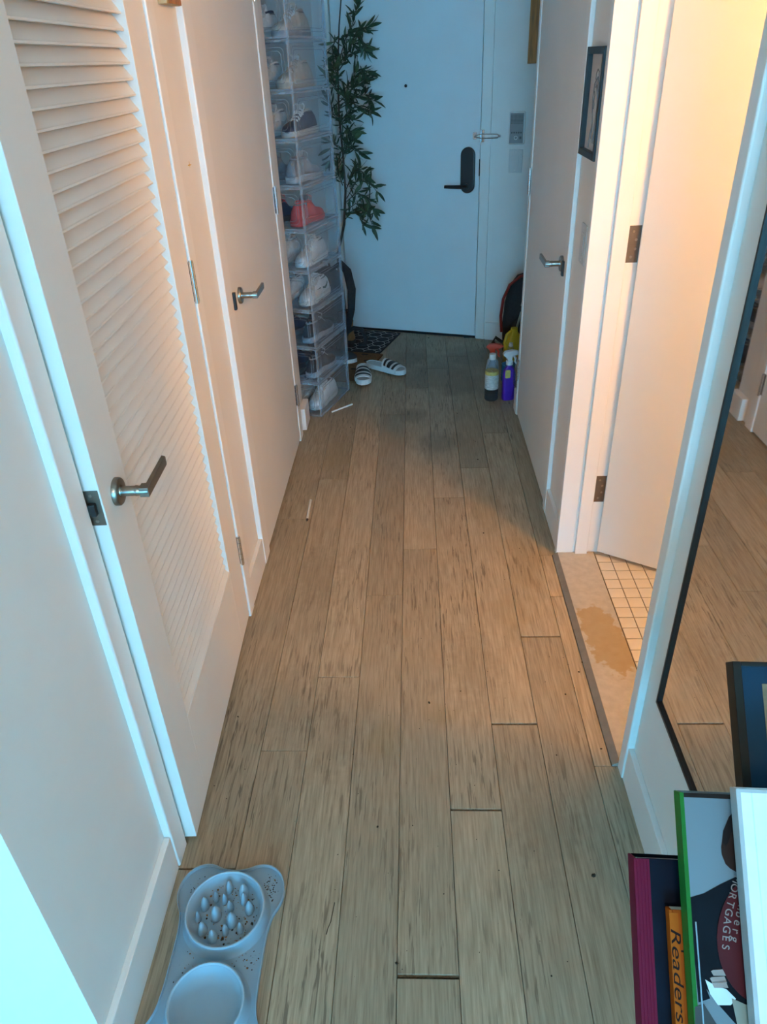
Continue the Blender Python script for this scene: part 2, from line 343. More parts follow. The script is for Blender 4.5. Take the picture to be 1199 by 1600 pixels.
jb = struct(thing('trim_5','white far door jamb of the bathroom catching warm light','jamb',(0,0,0)), 'white far door jamb of the bathroom catching warm light', 'jamb')
bx(RF,.572,O1,2.277,.0,DH).build('jamb_face', PAINT, jb, bevel=.002)
bx(.578,.622,O1-.012,O1+.002,.013,DH).build('door_stop', PAINT, jb, bevel=.002)
bx(.572,BX0,O1+.002,O1+.03,.013,DH).build('jamb_back', PAINT, jb)
casing('trim_6', [(RF+.002,RW,2.541,2.585,0,DH),(RF+.006,RW,2.585,2.612,0,DH),(RF+.002,RW,2.541,3.57,DH,DH+.06),(RF+.004,RW,3.505,3.545,0,DH)], 'white casing around the right closet door')
m = MB(); m.box(.014,.072,-.012,.0,0,2.06,M_); m.box(-.955,-.893,-.012,.0,0,2.06,M_); m.box(-.955,.072,-.012,0,2.06,2.12,M_)
struct(m.build('trim_7', PAINT, bevel=.003), 'white frame around the front door', 'casing')
# ------------------------------------------------------------------ hardware
def lever(parent, x, y, z, sgn):
    """nickel lever: rose on the door face, neck out into the hall, flat blade turned along the hall; sgn +1 = sticks out to +x"""
    h = MB().lathe([(0,0),(.0265,0),(.0265,.007),(.0245,.0095),(.012,.0095),(.0115,.012),(0,.012)],28,T4(x,y,z)@RY(sgn*PI/2)).build('lever_rose', NICKEL, parent, smooth=True)
    MB().lathe([(0,.011),(.0095,.011),(.0095,.060),(.0085,.0615),(0,.0615)],20,T4(x,y,z)@RY(sgn*PI/2)).build('lever_neck', NICKEL, h, smooth=True)
    MB().tube([(x+sgn*.036,y,z),(x+sgn*.04,y,z),(x+sgn*.040,y,z)],.0102,16).build('neck_collar', NICKEL, h)
    b = MB(); b.prism([(sgn*.045,-.009),(sgn*.0625,-.009),(sgn*.0625,.118),(sgn*.0535,.122),(sgn*.0535,.012),(sgn*.045,.012)][::int(sgn)],-.0095,.0095,T4(x,y,z))
    b.build('lever_blade', NICKEL, h, bevel=.0012)
def hinge(parent, x, y, z, mt, h=.102, r=.0068, leafdx=0, sgn=1):
    k = MB()
    for i in range(5):
        k.lathe([(0,z-h/2+i*h/5+.0006),(r,z-h/2+i*h/5+.0006),(r,z-h/2+(i+1)*h/5-.0006),(0,z-h/2+(i+1)*h/5-.0006)],12,T4(x,y,0))
    k.lathe([(0,z+h/2),(r*.8,z+h/2),(r*.8,z+h/2+.004),(0,z+h/2+.004)],12,T4(x,y,0)); k.lathe([(0,z-h/2-.004),(r*.8,z-h/2-.004),(r*.8,z-h/2),(0,z-h/2)],12,T4(x,y,0))
    o = k.build('hinge', mt, parent, smooth=True)
    bx(x-sgn*.012-.0015,x-sgn*.012+.0015+.004*sgn,y-.014,y+.014,z-h/2,z+h/2).build('hinge_leaf', mt, o)
    return o
# ---- door_1: louvred closet door, a little ajar
D1W, D1T = .832, .035
d1 = struct(thing('door_1','x','door'), 'white louvred closet door standing slightly ajar on the near left', 'door')
d1.location = (-.578,1.904,0); d1.rotation_euler = (0,0,math.radians(1.95))
# local: hinge at origin, door runs to -y, outer face at x=0, thickness to -x
def lb(name, *a, **k): return bx(*a).build(name, DOORP, d1, **k)
SN, SFAR = .125, .142; PZ0, PZ1 = .305, 1.93
lb('stile', -D1T,0, -D1W,-D1W+SN, .012,2.035, bevel=.0015); lb('stile', -D1T,0, -SFAR,0, .012,2.035, bevel=.0015)
lb('rail', -D1T,0, -D1W+SN,-SFAR, .012,PZ0-.012, bevel=.0015); lb('rail', -D1T,0, -D1W+SN,-SFAR, PZ1,2.035, bevel=.0015)
sill = MB(); sill.prism([(-D1T,PZ0-.012),(-.001,PZ0-.012),(-.001,PZ0-.008),(-.012,PZ0+.004),(-D1T,PZ0+.004)],0,D1W-SN-SFAR, Matrix(((1,0,0,0),(0,0,1,-D1W+SN),(0,1,0,0),(0,0,0,1))))
sill.build('panel_sill', DOORP, d1)
lb('back_panel', -D1T,-D1T+.004, -D1W+SN,-SFAR, PZ0,PZ1)
sl = MB(); sl.prism([(-.031,.0135),(-.0285,.0165),(-.0105,-.0085),(-.0085,-.0100),(-.0085,-.0135),(-.012,-.0145)],0,D1W-SN-SFAR-.001, Matrix(((1,0,0,0),(0,0,1,-D1W+SN+.0005),(0,1,0,0),(0,0,0,1))))
slm = sl.mesh('slat'); slm.materials.append(DOORP)
z = PZ0+.027; 
while z < PZ1-.012:
    o = link('slat', slm, d1); o.location = (0,0,z); z += .0287
lever(d1, 0, -D1W+.066, .945, 1)
lp = bx(-D1T+.003,-.003,-D1W-.0016,-D1W,.915,.985).build('latch_plate', BRONZE, d1)
MB().prism([(-.024,-D1W-.012),(-.011,-D1W-.012),(-.011,-D1W),(-.024,-D1W)],.938,.962).build('latch_bolt', BLACK, lp, bevel=.002)
for zz in (.924,.976): MB().lathe([(0,0),(.0034,0),(.003,.0012),(0,.0012)],10,T4(-.017,-D1W-.0016,zz)@RX(PI/2)).build('screw', NICKEL, lp)
for zz in (.275,1.125,1.85): hinge(d1, .006, .004, zz, CHROME)
# ---- door_2: flat closet door
d2 = struct(thing('door_2','x','door'), 'flat white closet door with lever on the left beside the shoe boxes', 'door')
bx(-.612,-.577,2.300,3.242,.012,2.045).build('door_leaf', DOORP, d2, bevel=.002)
lever(d2, -.577, 2.40, .955, 1)
bx(-.5775,-.564,2.288,2.303,.938,.992).build('strike_lip', BLACK, d2, bevel=.001)
for zz in (.245,1.115,1.85): hinge(d2, -.569, 3.246, zz, CHROME)
# ---- door_3: right closet door
d3 = struct(thing('door_3','x','door'), 'flat grey-white closet door with lever on the right near the front door', 'door')
bx(.520,.553,2.615,3.50,.014,2.045).build('door_leaf', DOORP, d3, bevel=.002)
lever(d3, .520, 2.650, .965, -1)
bx(.507,.514,2.580,2.600,.938,.988).build('strike_lip', BLACK, d3, bevel=.001)
for zz in (.245,1.115,1.85): hinge(d3, .512, 3.503, zz, CHROME, sgn=-1)
p = ATX(878,182,.5195); MB().lathe([(0,0),(.003,0),(.002,.0015),(0,.0015)],8,T4(.520,p.y,p.z)@RY(-PI/2)).build('paint_chip', PAINT, d3)
# ---- door_4: open bathroom door
d4 = struct(thing('door_4','x','door',(.656,2.228,0),(0,0,math.radians(-31.5))), 'white bathroom door standing open and lit warm orange from inside', 'door')
bx(0,.86,0,.036,.028,2.04).build('door_leaf', DOORP, d4, bevel=.002)
for zz in (.283,1.11,1.85):
    hl = bx(.6225,.660,O1+.0008,O1+.0025,zz-.052,zz+.052).build('hinge_leaf', BRONZE, jb)
    for dx_,dz in ((.012,.036),(.022,.013),(.022,-.013),(.012,-.036)):
        MB().lathe([(0,0),(.0042,0),(.0035,.0012),(0,.0012)],10,T4(.622+dx_+.004,O1+.0008,zz+dz)@RX(PI/2)).build('screw', NICKEL, hl)
# ---- door_5: front door
d5 = struct(thing('door_5','x','door',FP,FR), 'pale blue-white flat front door at the end of the hall', 'door')
bx(-.889,.0075,.004,.05,.014,2.05).build('door_leaf', FDOOR, d5, bevel=.002)
bx(-.890,.011,-.0,.004,.001,.0155).build('door_sweep', BLACK, d5)
MB().lathe([(0,0),(.0085,0),(.008,.004),(.004,.005),(0,.005)],16,T4(-.44,.004,1.459)@RX(PI/2)).build('peephole', BLACK, d5, smooth=True)
st = []
for i in range(13): a = PI*i/12; st.append((.043*math.cos(a), .082+.043*math.sin(a)))
for i in range(13): a = PI+PI*i/12; st.append((.043*math.cos(a), -.082+.043*math.sin(a)))
lk = MB().prism(st,0,.022,T4(-.060,.004,1.016)@RX(PI/2)).build('keypad_lock', BLACK, d5, bevel=.006, seg=3)
MB().lathe([(0,.02),(.017,.02),(.017,.05),(0,.05)],16,T4(-.060,.004,.930)@RX(PI/2)).build('lever_neck', BLACK, lk, smooth=True)
MB().tube([(-.05,-.048,.930),(-.12,-.048,.930),(-.192,-.046,.930)],[.012,.0115,.010],12,None,.7).build('lever_blade', BLACK, lk, smooth=True)
bx(.005,.0125,-.0005,.006,.985,1.075).build('latch_plate', BLACK, d5)
# swing-bar guard
gd = thing('swing_bar_door_guard','chrome swing bar guard across the front door edge above the black lock','door guard',F(0,0,1.198),FR)
bx(-.035,-.012,-.003,.004,-.018,.018).build('ball_plate', CHROME, gd, bevel=.001)
MB().tube([(-.023,-.002,0),(-.023,-.022,0)],.0055,10).build('ball_stem', CHROME, gd)
bx(.014,.036,-.018,-.0125,-.032,.032).build('hinge_plate', CHROME, gd, bevel=.001)
MB().tube([(.018,-.024,-.03),(.018,-.024,.03)],.0055,10).build('hinge_barrel', CHROME, gd)
MB().tube([(-.02,-.026,.003),(.02,-.028,.011),(.115,-.028,.009),(.124,-.028,.0),(.115,-.028,-.009),(.02,-.028,-.011),(-.02,-.026,-.003)],.0036,8).build('swing_bar', CHROME, gd, smooth=True)
MB().lathe([(0,-.008),(.006,-.005),(.008,0),(.006,.005),(0,.008)],12,T4(.128,-.028,0)).build('bar_knob', CHROME, gd, smooth=True)
# intercom
GREYP = mat('grey_plastic', (.27,.27,.275), .5); WHITEP = mat('white_plastic', (.85,.85,.83), .4); GREYD = mat('dark_grey_holes', (.10,.10,.10), .6)
ic = thing('wall_intercom','grey intercom with speaker grille and white rim beside the front door','intercom',F(.221,.0,1.236),FR)
bx(-.046,.046,-.022,0,-.083,.083).build('rim', WHITEP, ic, bevel=.01, seg=3)
bx(-.0385,.0385,-.0235,-.02,-.0755,.0755).build('face', GREYP, ic, bevel=.004)
g = MB()
for i in range(10):
    for j in range(7): g.box(-.033+i*.0068,-.033+i*.0068+.0042,-.0245,-.0235,.022+j*.0068,.022+j*.0068+.0042)
g.build('speaker_grille', GREYD, ic)
for i in range(5): MB().lathe([(0,0),(.005,0),(.0045,.002),(0,.002)],10,T4(-.026+i*.013,-.024,-.022)@RX(PI/2)).build('button', GREYD, ic)
MB().tube([(.009*math.cos(a*PI/8)-.002,-.0245,-.048+.009*math.sin(a*PI/8)) for a in range(16)],.0014,6,closed=True).build('talk_ring', WHITEP, ic)
bx(.018,.03,-.0248,-.0235,-.055,-.042).build('button', GREYD, ic)
# light switch on the front wall
def switch(name, label, loc, rot, w=.072, h=.118):
    t = thing(name, label, 'switch', loc, rot); PL = mat('switch_plate_plastic', (.60,.60,.585), .4, var=.02)
    bx(-w/2,w/2,-.006,0,-h/2,h/2).build('cover_plate', PL, t, bevel=.002)
    k = MB(); k.prism([(-.0095,-.034),(-.0065,-.034),(-.0065,.034),(-.0072,.034)],-.0165,.0165, Matrix(((0,0,1,0),(1,0,0,0),(0,1,0,0),(0,0,0,1)))); k.build('rocker', PL, t)
    for zz in (-.048,.048): MB().lathe([(0,0),(.0028,0),(0,.001)],8,T4(0,-.006,zz)@RX(PI/2)).build('screw', PAINT, t)
    return t
switch('light_switch','grey-white rocker light switch below the intercom', F(.221,0,1.066), FR, .078, .122)
switch('light_switch','white wall switch with chipped plate below the framed drawing', (RW,2.385,1.085), (0,0,-PI/2))
# wooden frame edge on the front wall, right
OAK = mat('honey_oak', (.42,.17,.035), .5, var=.35, scale=9, stretch=(12,12,1), bump=.1)
wb = thing('wooden_wall_cabinet','honey coloured wooden box hung high on the wall right of the intercom','wall cabinet',F(.43,0,1.545),FR)
bx(-.158,.158,-.085,-.001,0,.50).build('body', OAK, wb, bevel=.002)
bx(-.155,.155,-.089,-.085,.003,.497).build('front_panel', OAK, wb, bevel=.001)
# wooden piece high on the left wall
PINE = mat('pale_pine', (.55,.40,.22), .6, var=.2, scale=6, stretch=(3,30,3))
p1 = ATX(249,5,XW+.006); p2 = ATX(287,5,XW+.02)
ws = thing('wooden_key_rack','pale wooden block hung on the left wall at the top of the picture','key rack',(XW,2.12,1.728))
bx(.0005,.022,-.058,.058,0,.30).build('board', PINE, ws, bevel=.001); bx(.0225,.0255,-.050,.058,.001,.30).build('face_strip', OAK, ws)
for i in range(3): MB().tube([(.026,-.03+.03*i,.12),(.045,-.03+.03*i,.115),(.052,-.03+.03*i,.125)],.003,6).build('hook', NICKEL, ws)
p = ATX(296,258,XW+.001); YEL = mat('yellow_smear', (.65,.38,.04), .6)
m = MB()
for (dy,dz,a,b) in ((0,0,.012,.0016),(.006,.001,.002,.009),(.016,-.001,.009,.0014)):
    m.lathe([(0,0),(1,0),(.6,.6),(0,1)],10,T4(XW,p.y+dy,p.z+dz)@Matrix.Diagonal((.0008,a,b,1))@RY(PI/2))
sm = m.build('dried_smear', YEL, wl)
# framed drawing on the right wall
fr = thing('framed_drawing','small black framed pencil drawing on the right wall by the bathroom doorway','picture',(RW,2.392,1.467))
FW, FH = .108, .138
for n_,a in (('frame_side',(-.022,-.0005,-FW,-FW+.018,-FH,FH)),('frame_side',(-.022,-.0005,FW-.018,FW,-FH,FH)),('frame_rail',(-.022,-.0005,-FW+.018,FW-.018,-FH,-FH+.018)),('frame_rail',(-.022,-.0005,-FW+.018,FW-.018,FH-.018,FH))):
    bx(*a).build(n_, BLACK, fr, bevel=.001)
PAPER = mat('grey_paper', (.50,.50,.50), .6, var=.05, scale=14); PENCIL = mat('pencil_grey', (.17,.18,.19), .7, var=.2); PENL = mat('pencil_light', (.30,.31,.33), .7, var=.2)
bx(-.008,-.001,-FW+.018,FW-.018,-FH+.018,FH-.018).build('drawing_sheet', PAPER, fr)
dr = MB()
def q(pts, r=.0016): dr.tube([(-.0085, y, z_) for y,z_ in pts], r, 5)
q([(-.03,-.10),(-.045,-.05),(-.05,0),(-.035,.045),(-.005,.065),(.025,.05),(.035,.015),(.025,-.02),(.01,-.05),(.012,-.09)],.0022)
q([(-.018,.06),(-.014,.078),(.004,.084),(.018,.074),(.02,.058)]); q([(.0,.04),(-.02,.02),(-.028,-.01),(-.022,-.05),(-.01,-.1)]); q([(.022,.03),(.012,.02),(.02,.006),(.012,-.004),(.016,-.014)])
q([(-.045,-.03),(-.055,-.07),(-.06,-.11)]); q([(.012,-.05),(.03,-.08),(.036,-.115)]); q([(-.03,.03),(-.01,.045),(.015,.04)]); 
dr.build('pencil_lines', PENCIL, fr)
MB().prism([(-.034,-.10),(-.044,-.05),(-.047,0),(-.033,.042),(-.005,.06),(.02,.045),(.0,.035),(-.02,.015),(-.026,-.02),(-.018,-.1)][::-1],.0082,.0088,Matrix(((0,0,-1,0),(1,0,0,0),(0,1,0,0),(0,0,0,1)))).build('pencil_shading', PENL, fr)
# narrow mirror on the right wall
MIRM = mat('mirror_silver', (.86,.87,.87), .02, 1, var=0.0)
mr_ = thing('wall_mirror','tall narrow mirror in thin black frame hung on the right wall','mirror',(RW,.97,.385))
MY0, MY1, MZ = -.182, .180, 1.25
bx(-.018,-.001,MY0,MY0+.005,0,MZ).build('frame_side', BLACK, mr_); bx(-.018,-.001,MY1-.005,MY1,0,MZ).build('frame_side', BLACK, mr_)
bx(-.018,-.001,MY0+.005,MY1-.005,0,.007).build('frame_rail', BLACK, mr_); bx(-.018,-.001,MY0+.005,MY1-.005,MZ-.007,MZ).build('frame_rail', BLACK, mr_)
bx(-.012,-.002,MY0+.005,MY1-.005,.007,MZ-.007).build('mirror_glass', MIRM, mr_)
# ------------------------------------------------------------------ bathroom lamp (out of view, its light spills through the doorway)
LAMPG = mat('lit_lamp_glass', (.9,.8,.6), .4, emit=(1,.60,.27), es=12)
vl = thing('vanity_wall_lamp','lit wall lamp with glass globe on the near bathroom wall','lamp',(1.2,BY0,2.0))
MB().lathe([(0,0),(.06,0),(.055,.02),(0,.022)],20,RX(-PI/2)).build('wall_plate', NICKEL, vl)
MB().tube([(0,.02,0),(0,.09,0),(0,.10,.03)],.009,10).build('arm', NICKEL, vl)
MB().lathe([(0,-.06),(.04,-.045),(.06,0),(.04,.045),(0,.06)],20,T4(0,.12,.09)).build('globe', LAMPG, vl, smooth=True)
def lamp(name, loc, col, watt, rad, parent=None):
    l = bpy.data.lights.new(name,'POINT'); l.energy = watt; l.color = col; l.shadow_soft_size = rad
    o = bpy.data.objects.new(name, l); C.objects.link(o); o.location = loc
    if parent: o.parent = parent
    return o
lamp('vanity_bulb', (0,.21,.06), (1,.51,.17), 42, .06, vl)
# warm ceiling lamp of the living room, behind the camera
CL = thing('ceiling_lamp','round warm ceiling lamp of the living room behind the camera','lamp',(.1,-1.5,HC))
MB().lathe([(0,-.001),(.19,-.001),(.19,-.03),(.17,-.04),(0,-.04)],28).build('lamp_body', PAINT, CL)
MB().lathe([(0,-.041),(.165,-.041),(.14,-.075),(.07,-.09),(0,-.093)],28).build('lamp_shade', mat('lit_ceiling_shade',(.9,.85,.75),.4,emit=(1,.72,.45),es=6), CL, smooth=True)
lamp('ceiling_bulb', (0,0,-.16), (1,.68,.40), 36, .15, CL)

# ------------------------------------------------------------------ shoe boxes and shoes
BXW, BXD, BXH, BPZ = .285, .388, .184, .187
CLEARP = clear('clear_box_plastic', (.93,.95,.97), (.62,.68,.74), .012, .12)
CLEARE = clear('clear_box_edge', (.86,.90,.94), (.78,.82,.86), .22, .2)
def interp(tab, t):
    for (a,b),(c,d) in zip(tab,tab[1:]):
        if t <= c:
            k = (t-a)/(c-a); k = k*k*(3-2*k); return b+(d-b)*k
    return tab[-1][1]
HWT = [(0,.018),(.04,.027),(.18,.034),(.38,.0335),(.58,.041),(.75,.046),(.90,.038),(.97,.024),(1,.010)]
HT  = [(0,.060),(.03,.085),(.12,.098),(.26,.092),(.40,.108),(.50,.094),(.70,.062),(.88,.052),(.97,.044),(1,.036)]
SOLE_T = [(0,.030),(.2,.031),(.5,.028),(.8,.026),(1,.024)]
def shoe_meshes(L=.285):
    N = 26; sole = []; upper = []
    for i in range(N+1):
        t = i/N; hw = interp(HWT,t); zs = interp(SOLE_T,t); h = interp(HT,t); y = t*L; bend = .010*math.sin(t*PI)*(-1 if t<.5 else 1)*.4
        hs = hw+.0045
        sole.append([(bend-hs*.94,y,0),(bend+hs*.94,y,0),(bend+hs,y,.006),(bend+hs,y,zs-.003),(bend+hs*.96,y,zs),(bend-hs*.96,y,zs),(bend-hs,y,zs-.003),(bend-hs,y,.006)])
        ring = []
        for k in range(13):
            a = PI*k/12; cx_ = math.cos(a); sx_ = math.sin(a)
            w_ = hw*(abs(cx_)**.75)*(1 if cx_ >= 0 else -1); z_ = zs-.004+(h-zs+.004)*(sx_**.8)
            if t < .42 : w_ *= 1-.18*sx_
            ring.append((bend+w_, y, z_))
        upper.append(ring)
    ms = MB().rings(sole).mesh('sole', True); mu = MB().rings(upper).mesh('upper', True)
    # collar: padded ring and dark lining
    col = [(.025*math.cos(a)*(1), .095*L/.285+.052*math.sin(a), .098-.004*math.sin(a)+.004*math.cos(2*a)) for a in [2*PI*k/20 for k in range(20)]]
    mc = MB().tube(col,.0048,8,closed=True).mesh('collar', True)
    ln = MB(); ln.lathe([(0,.0),(1,0),(.9,.3),(0,.5)],16,T4(0,.075,.0925)@Matrix.Diagonal((.026,.054,.012,1))); ml = ln.mesh('lining', True)
    tg = MB(); tg.prism([(-.021,.0),(.021,.0),(.019,.05),(-.019,.05)],0,.007,T4(0,.112,.098)@RX(math.radians(58))@T4(0,-.02,0)); mt = tg.mesh('tongue')
    lc = MB()
    for k in range(5):
        t = .445+k*.055; z_ = interp(HT,t)+.002; y = t*L
        lc.tube([(-.022,y,z_-.014),(-.012,y+.004,z_-.001),(0,y+.007,z_+.0015),(.012,y+.010,z_-.001),(.022,y+.014,z_-.014)],.0028,6)
        lc.tube([(.022,y,z_-.014),(.012,y+.004,z_),(0,y+.007,z_+.002),(-.012,y+.010,z_-.001),(-.022,y+.014,z_-.014)],.0028,6)
    for sg in (-1,1): lc.tube([(0,.12,.112),(sg*.016,.125,.128),(sg*.030,.14,.118),(sg*.024,.155,.094),(0,.125,.108)],.0024,6)
    mlc = lc.mesh('laces', True)
    return dict(sole=ms, upper=mu, collar=mc, lining=ml, tongue=mt, laces=mlc)
SHM = shoe_meshes()
def fab(name, col): return mat('shoe_'+name, col, .75, var=.12, scale=60, bump=.15)
WH = fab('white',(.74,.74,.72)); OFFW = fab('off_white',(.62,.60,.55)); NAVY = fab('navy',(.03,.045,.085)); RED = fab('red',(.62,.07,.07)); GREY = fab('grey',(.30,.31,.33)); BLK = fab('black',(.03,.03,.035)); BEI = fab('beige',(.50,.45,.38)); LIN = fab('lining_grey',(.22,.22,.23)); GRN = fab('dark_green',(.05,.10,.09)); LGR = fab('light_grey',(.5,.51,.52))
def shoe(label, loc, rz, mats, scale=1.0, group='sneakers inside the clear boxes', laces=True):
    t = thing('sneaker', label, 'shoe', loc, (0,0,rz), group)
    for k in ('sole','upper','collar','lining','tongue','laces'):
        if k == 'laces' and not laces: continue
        me = SHM[k].copy(); me.materials.append(mats.get(k, mats['upper'] if k in ('collar','tongue') else LIN if k == 'lining' else mats['sole'])); o = link(k, me, t)
    t.scale = (scale,)*3
    return t
def on_side(t_, zf, sg, L=.285, off=.0012):
    """point on the flank of a shoe: t along it, zf up it"""
    hw = interp(HWT,t_); zs = interp(SOLE_T,t_); h = interp(HT,t_); a = math.asin(min(1,zf**(1/.8)))
    bend = .010*math.sin(t_*PI)*(-1 if t_<.5 else 1)*.4
    w_ = hw*math.cos(a)**.75*(1-.18*math.sin(a) if t_ < .42 else 1)
    return (bend+sg*(w_+off), t_*L, zs-.004+(h-zs+.004)*zf)
def swoosh(parent, sg, m_):
    up_ = [(.16,.64),(.22,.50),(.30,.40),(.40,.40),(.52,.52),(.62,.68)]; lo = [(.62,.66),(.50,.44),(.40,.28),(.30,.24),(.22,.34),(.17,.50)]
    n = len(up_); vs = [on_side(a,b,sg) for a,b in up_]+[on_side(a,b,sg) for a,b in lo[::-1]]
    b_ = MB(); b_.add(vs, [(i,i+1,n+i+1,n+i) for i in range(n-1)]); o = b_.build('side_mark', m_, parent)
    so = o.modifiers.new('s','SOLIDIFY'); so.thickness = .001; so.offset = 0
EDV = EN; b0 = Vector((-.497,3.527,0))    # near right corner of the stack
WORDS = ['lowest','second lowest','third from the floor','fourth from the floor','fifth from the floor','sixth from the floor','seventh from the floor','eighth from the floor','ninth from the floor','topmost']
def rr(w_, h_, r_, n=5):
    out = []
    for cx_,cy_,a0 in ((w_/2-r_,h_/2-r_,0),(-w_/2+r_,h_/2-r_,90),(-w_/2+r_,-h_/2+r_,180),(w_/2-r_,-h_/2+r_,270)):
        for k in range(n+1): a = math.radians(a0+90*k/n); out.append((cx_+r_*math.cos(a), cy_+r_*math.sin(a)))
    return out
# box in local coords: origin near right bottom corner, x to -BXW, y to BXD
def box_parts():
    p = {}
    t_ = .002; sh = MB()
    sh.box(-BXW,0,0,BXD,0,t_); sh.box(-BXW,0,0,BXD,BXH-t_,BXH); sh.box(-BXW,-BXW+t_,0,BXD,t_,BXH-t_); sh.box(-t_,0,0,BXD,t_,BXH-t_); sh.box(-BXW+t_,-t_,BXD-t_,BXD,t_,BXH-t_)
    p['shell'] = (sh.mesh('shell'), CLEARP)
    dn = MB(); dn.box(-BXW+.012,-.012,-.001,.001,.016,BXH-.016); p['front_door'] = (dn.mesh('front_door'), CLEARP)
    rg = MB()
    for (w_,h_) in ((BXW-.05,BXH-.055),(BXW-.075,BXH-.08)):
        rg.tube([(-BXW/2+x,-.0015,BXH/2+z_) for x,z_ in rr(w_,h_,.02)],.0011,5,closed=True)
    p['door_ridge'] = (rg.mesh('door_ridge',True), CLEARE)
    sr = MB()
    for (w_,h_) in ((BXD-.05,BXH-.05),(BXD-.075,BXH-.075)):
        sr.tube([(.0005,BXD/2+y,BXH/2+z_) for y,z_ in rr(w_,h_,.02)],.0011,5,closed=True)
    p['side_ridge'] = (sr.mesh('side_ridge',True), CLEARE)
    ed = MB()
    for z_ in (.004,BXH-.004):
        ed.box(-BXW,.002,-.003,.007,z_-.004,z_+.004); ed.box(-.006,.002,0,BXD,z_-.004,z_+.004); ed.box(-BXW-.001,-BXW+.006,0,BXD,z_-.004,z_+.004); ed.box(-BXW,0,BXD-.006,BXD+.001,z_-.004,z_+.004)
    for x_,y_ in ((-.004,.002),(-BXW+.004,.002),(-.004,BXD-.004)): ed.box(x_-.005,x_+.005,y_-.005,y_+.005,.008,BXH-.008)
    p['edge_frame'] = (ed.mesh('edge_frame'), CLEARE)
    for k,(me,mt_) in p.items(): me.materials.append(mt_)
    return p
BP = box_parts()
W2 = dict(upper=WH, sole=WH, laces=WH)
PAIRS = [ (dict(upper=WH,sole=WH),dict(upper=WH,sole=OFFW)), (dict(upper=NAVY,sole=BLK),dict(upper=BLK,sole=GREY)), (dict(upper=NAVY,sole=GREY),dict(upper=BLK,sole=GREY)),
          (dict(upper=WH,sole=WH),dict(upper=WH,sole=OFFW)), (W2,W2), (dict(upper=NAVY,sole=BLK,laces=RED),dict(upper=RED,sole=RED,tongue=NAVY)), (dict(upper=GREY,sole=GREY),dict(upper=GREY,sole=LGR)),
          (W2,dict(upper=NAVY,sole=OFFW,tongue=BEI,laces=WH,collar=BEI)), (dict(upper=WH,sole=WH,laces=LGR),dict(upper=BEI,sole=BEI,tongue=LGR)), (dict(upper=WH,sole=WH,collar=NAVY),dict(upper=BEI,sole=GREY,laces=LGR)) ]
CN = ['white and white','navy and black','navy and black','plain white','plain white','navy and red','grey','white and navy','white and beige','white and beige']
for i in range(10):
    jit = random.uniform(-.003,.003)
    base = b0 + EW*jit + EN*random.uniform(-.002,.002) + Vector((0,0,.001+i*BPZ))
    bt = thing('shoe_box', 'clear plastic drop-front shoe box, %s of the stack' % WORDS[i], 'shoe box', base, FR, 'stack of clear shoe boxes')
    for k,(me,mt_) in BP.items(): link(k, me, bt)
    for sd in (0,1):
        mt_ = PAIRS[i][sd]; x = -.215 if sd == 0 else -.075
        face = -1 if i in (3,4,7,8,9,0) else 1         # toes towards the hall or away
        yy = .335 if face < 0 else .05
        loc = base + EW*x + EN*yy + Vector((0,0,.0055))
        cname = {WH:'white',NAVY:'navy',BLK:'black',RED:'red',GREY:'grey',BEI:'beige'}[mt_['upper']]
        so_ = shoe('%s sneaker on the %s side inside the %s clear shoe box' % (cname, ('left','right')[sd], WORDS[i]), loc, -A+(PI if face < 0 else 0), mt_, .98)
        if i == 3 and sd == 1: swoosh(so_, -1, GRN)
        if i == 7 and sd == 0: swoosh(so_, -1, LGR)
# ------------------------------------------------------------------ plant behind the shoe boxes
LEAF = mat('olive_leaf', (.035,.065,.03), .5, var=.5, scale=3); LEAF2 = mat('olive_leaf_light', (.09,.13,.06), .5, var=.4, scale=3); BARK = mat('olive_bark', (.07,.05,.035), .85, var=.4, scale=40, bump=.3)
def PLT(u, v, d=.18):
    r = ray(u,v); o = Vector((0,0,CAM_H)); p0 = F(0,d,0); t = EN.dot(p0-o)/EN.dot(r); return o+r*t
ptl = thing('potted_olive_tree','tall artificial olive tree with narrow dark leaves between shoe boxes and front door','plant', F(-.885,.125,.0092))
pb_ = Vector(ptl.location)
MB().lathe([(0,0),(.055,0),(.07,.12),(.072,.13),(.066,.13),(.062,.115),(0,.115)],20).build('pot', BLACKM, ptl, smooth=True)
tp = [Vector((0,0,.15))]+[PLT(*q_)-pb_ for q_ in ((528,398),(538,350),(540,300),(536,240),(530,180),(528,110),(530,40),(536,-40))]
MB().tube(tp,[.010,.009,.008,.007,.006,.006,.005,.004,.003],7).build('trunk', BARK, ptl, smooth=True)
lf = MB(); N_ = 6
prof = [(0,.0),(.12,.35),(.35,.95),(.6,1),(.85,.55),(1,0)]
vs = []; fs = []
for y_,w_ in prof: vs += [(-w_*.1,y_,.02*w_+.06*math.sin(y_*PI)),(0,y_,.06*math.sin(y_*PI)),(w_*.1,y_,.02*w_+.06*math.sin(y_*PI))]
for i in range(len(prof)-1): fs += [(3*i,3*i+1,3*i+4,3*i+3),(3*i+1,3*i+2,3*i+5,3*i+4)]
lf.add(vs,fs); lm1 = lf.mesh('leaf'); lm1.materials.append(LEAF); lm2 = lm1.copy(); lm2.materials.clear(); lm2.materials.append(LEAF2)
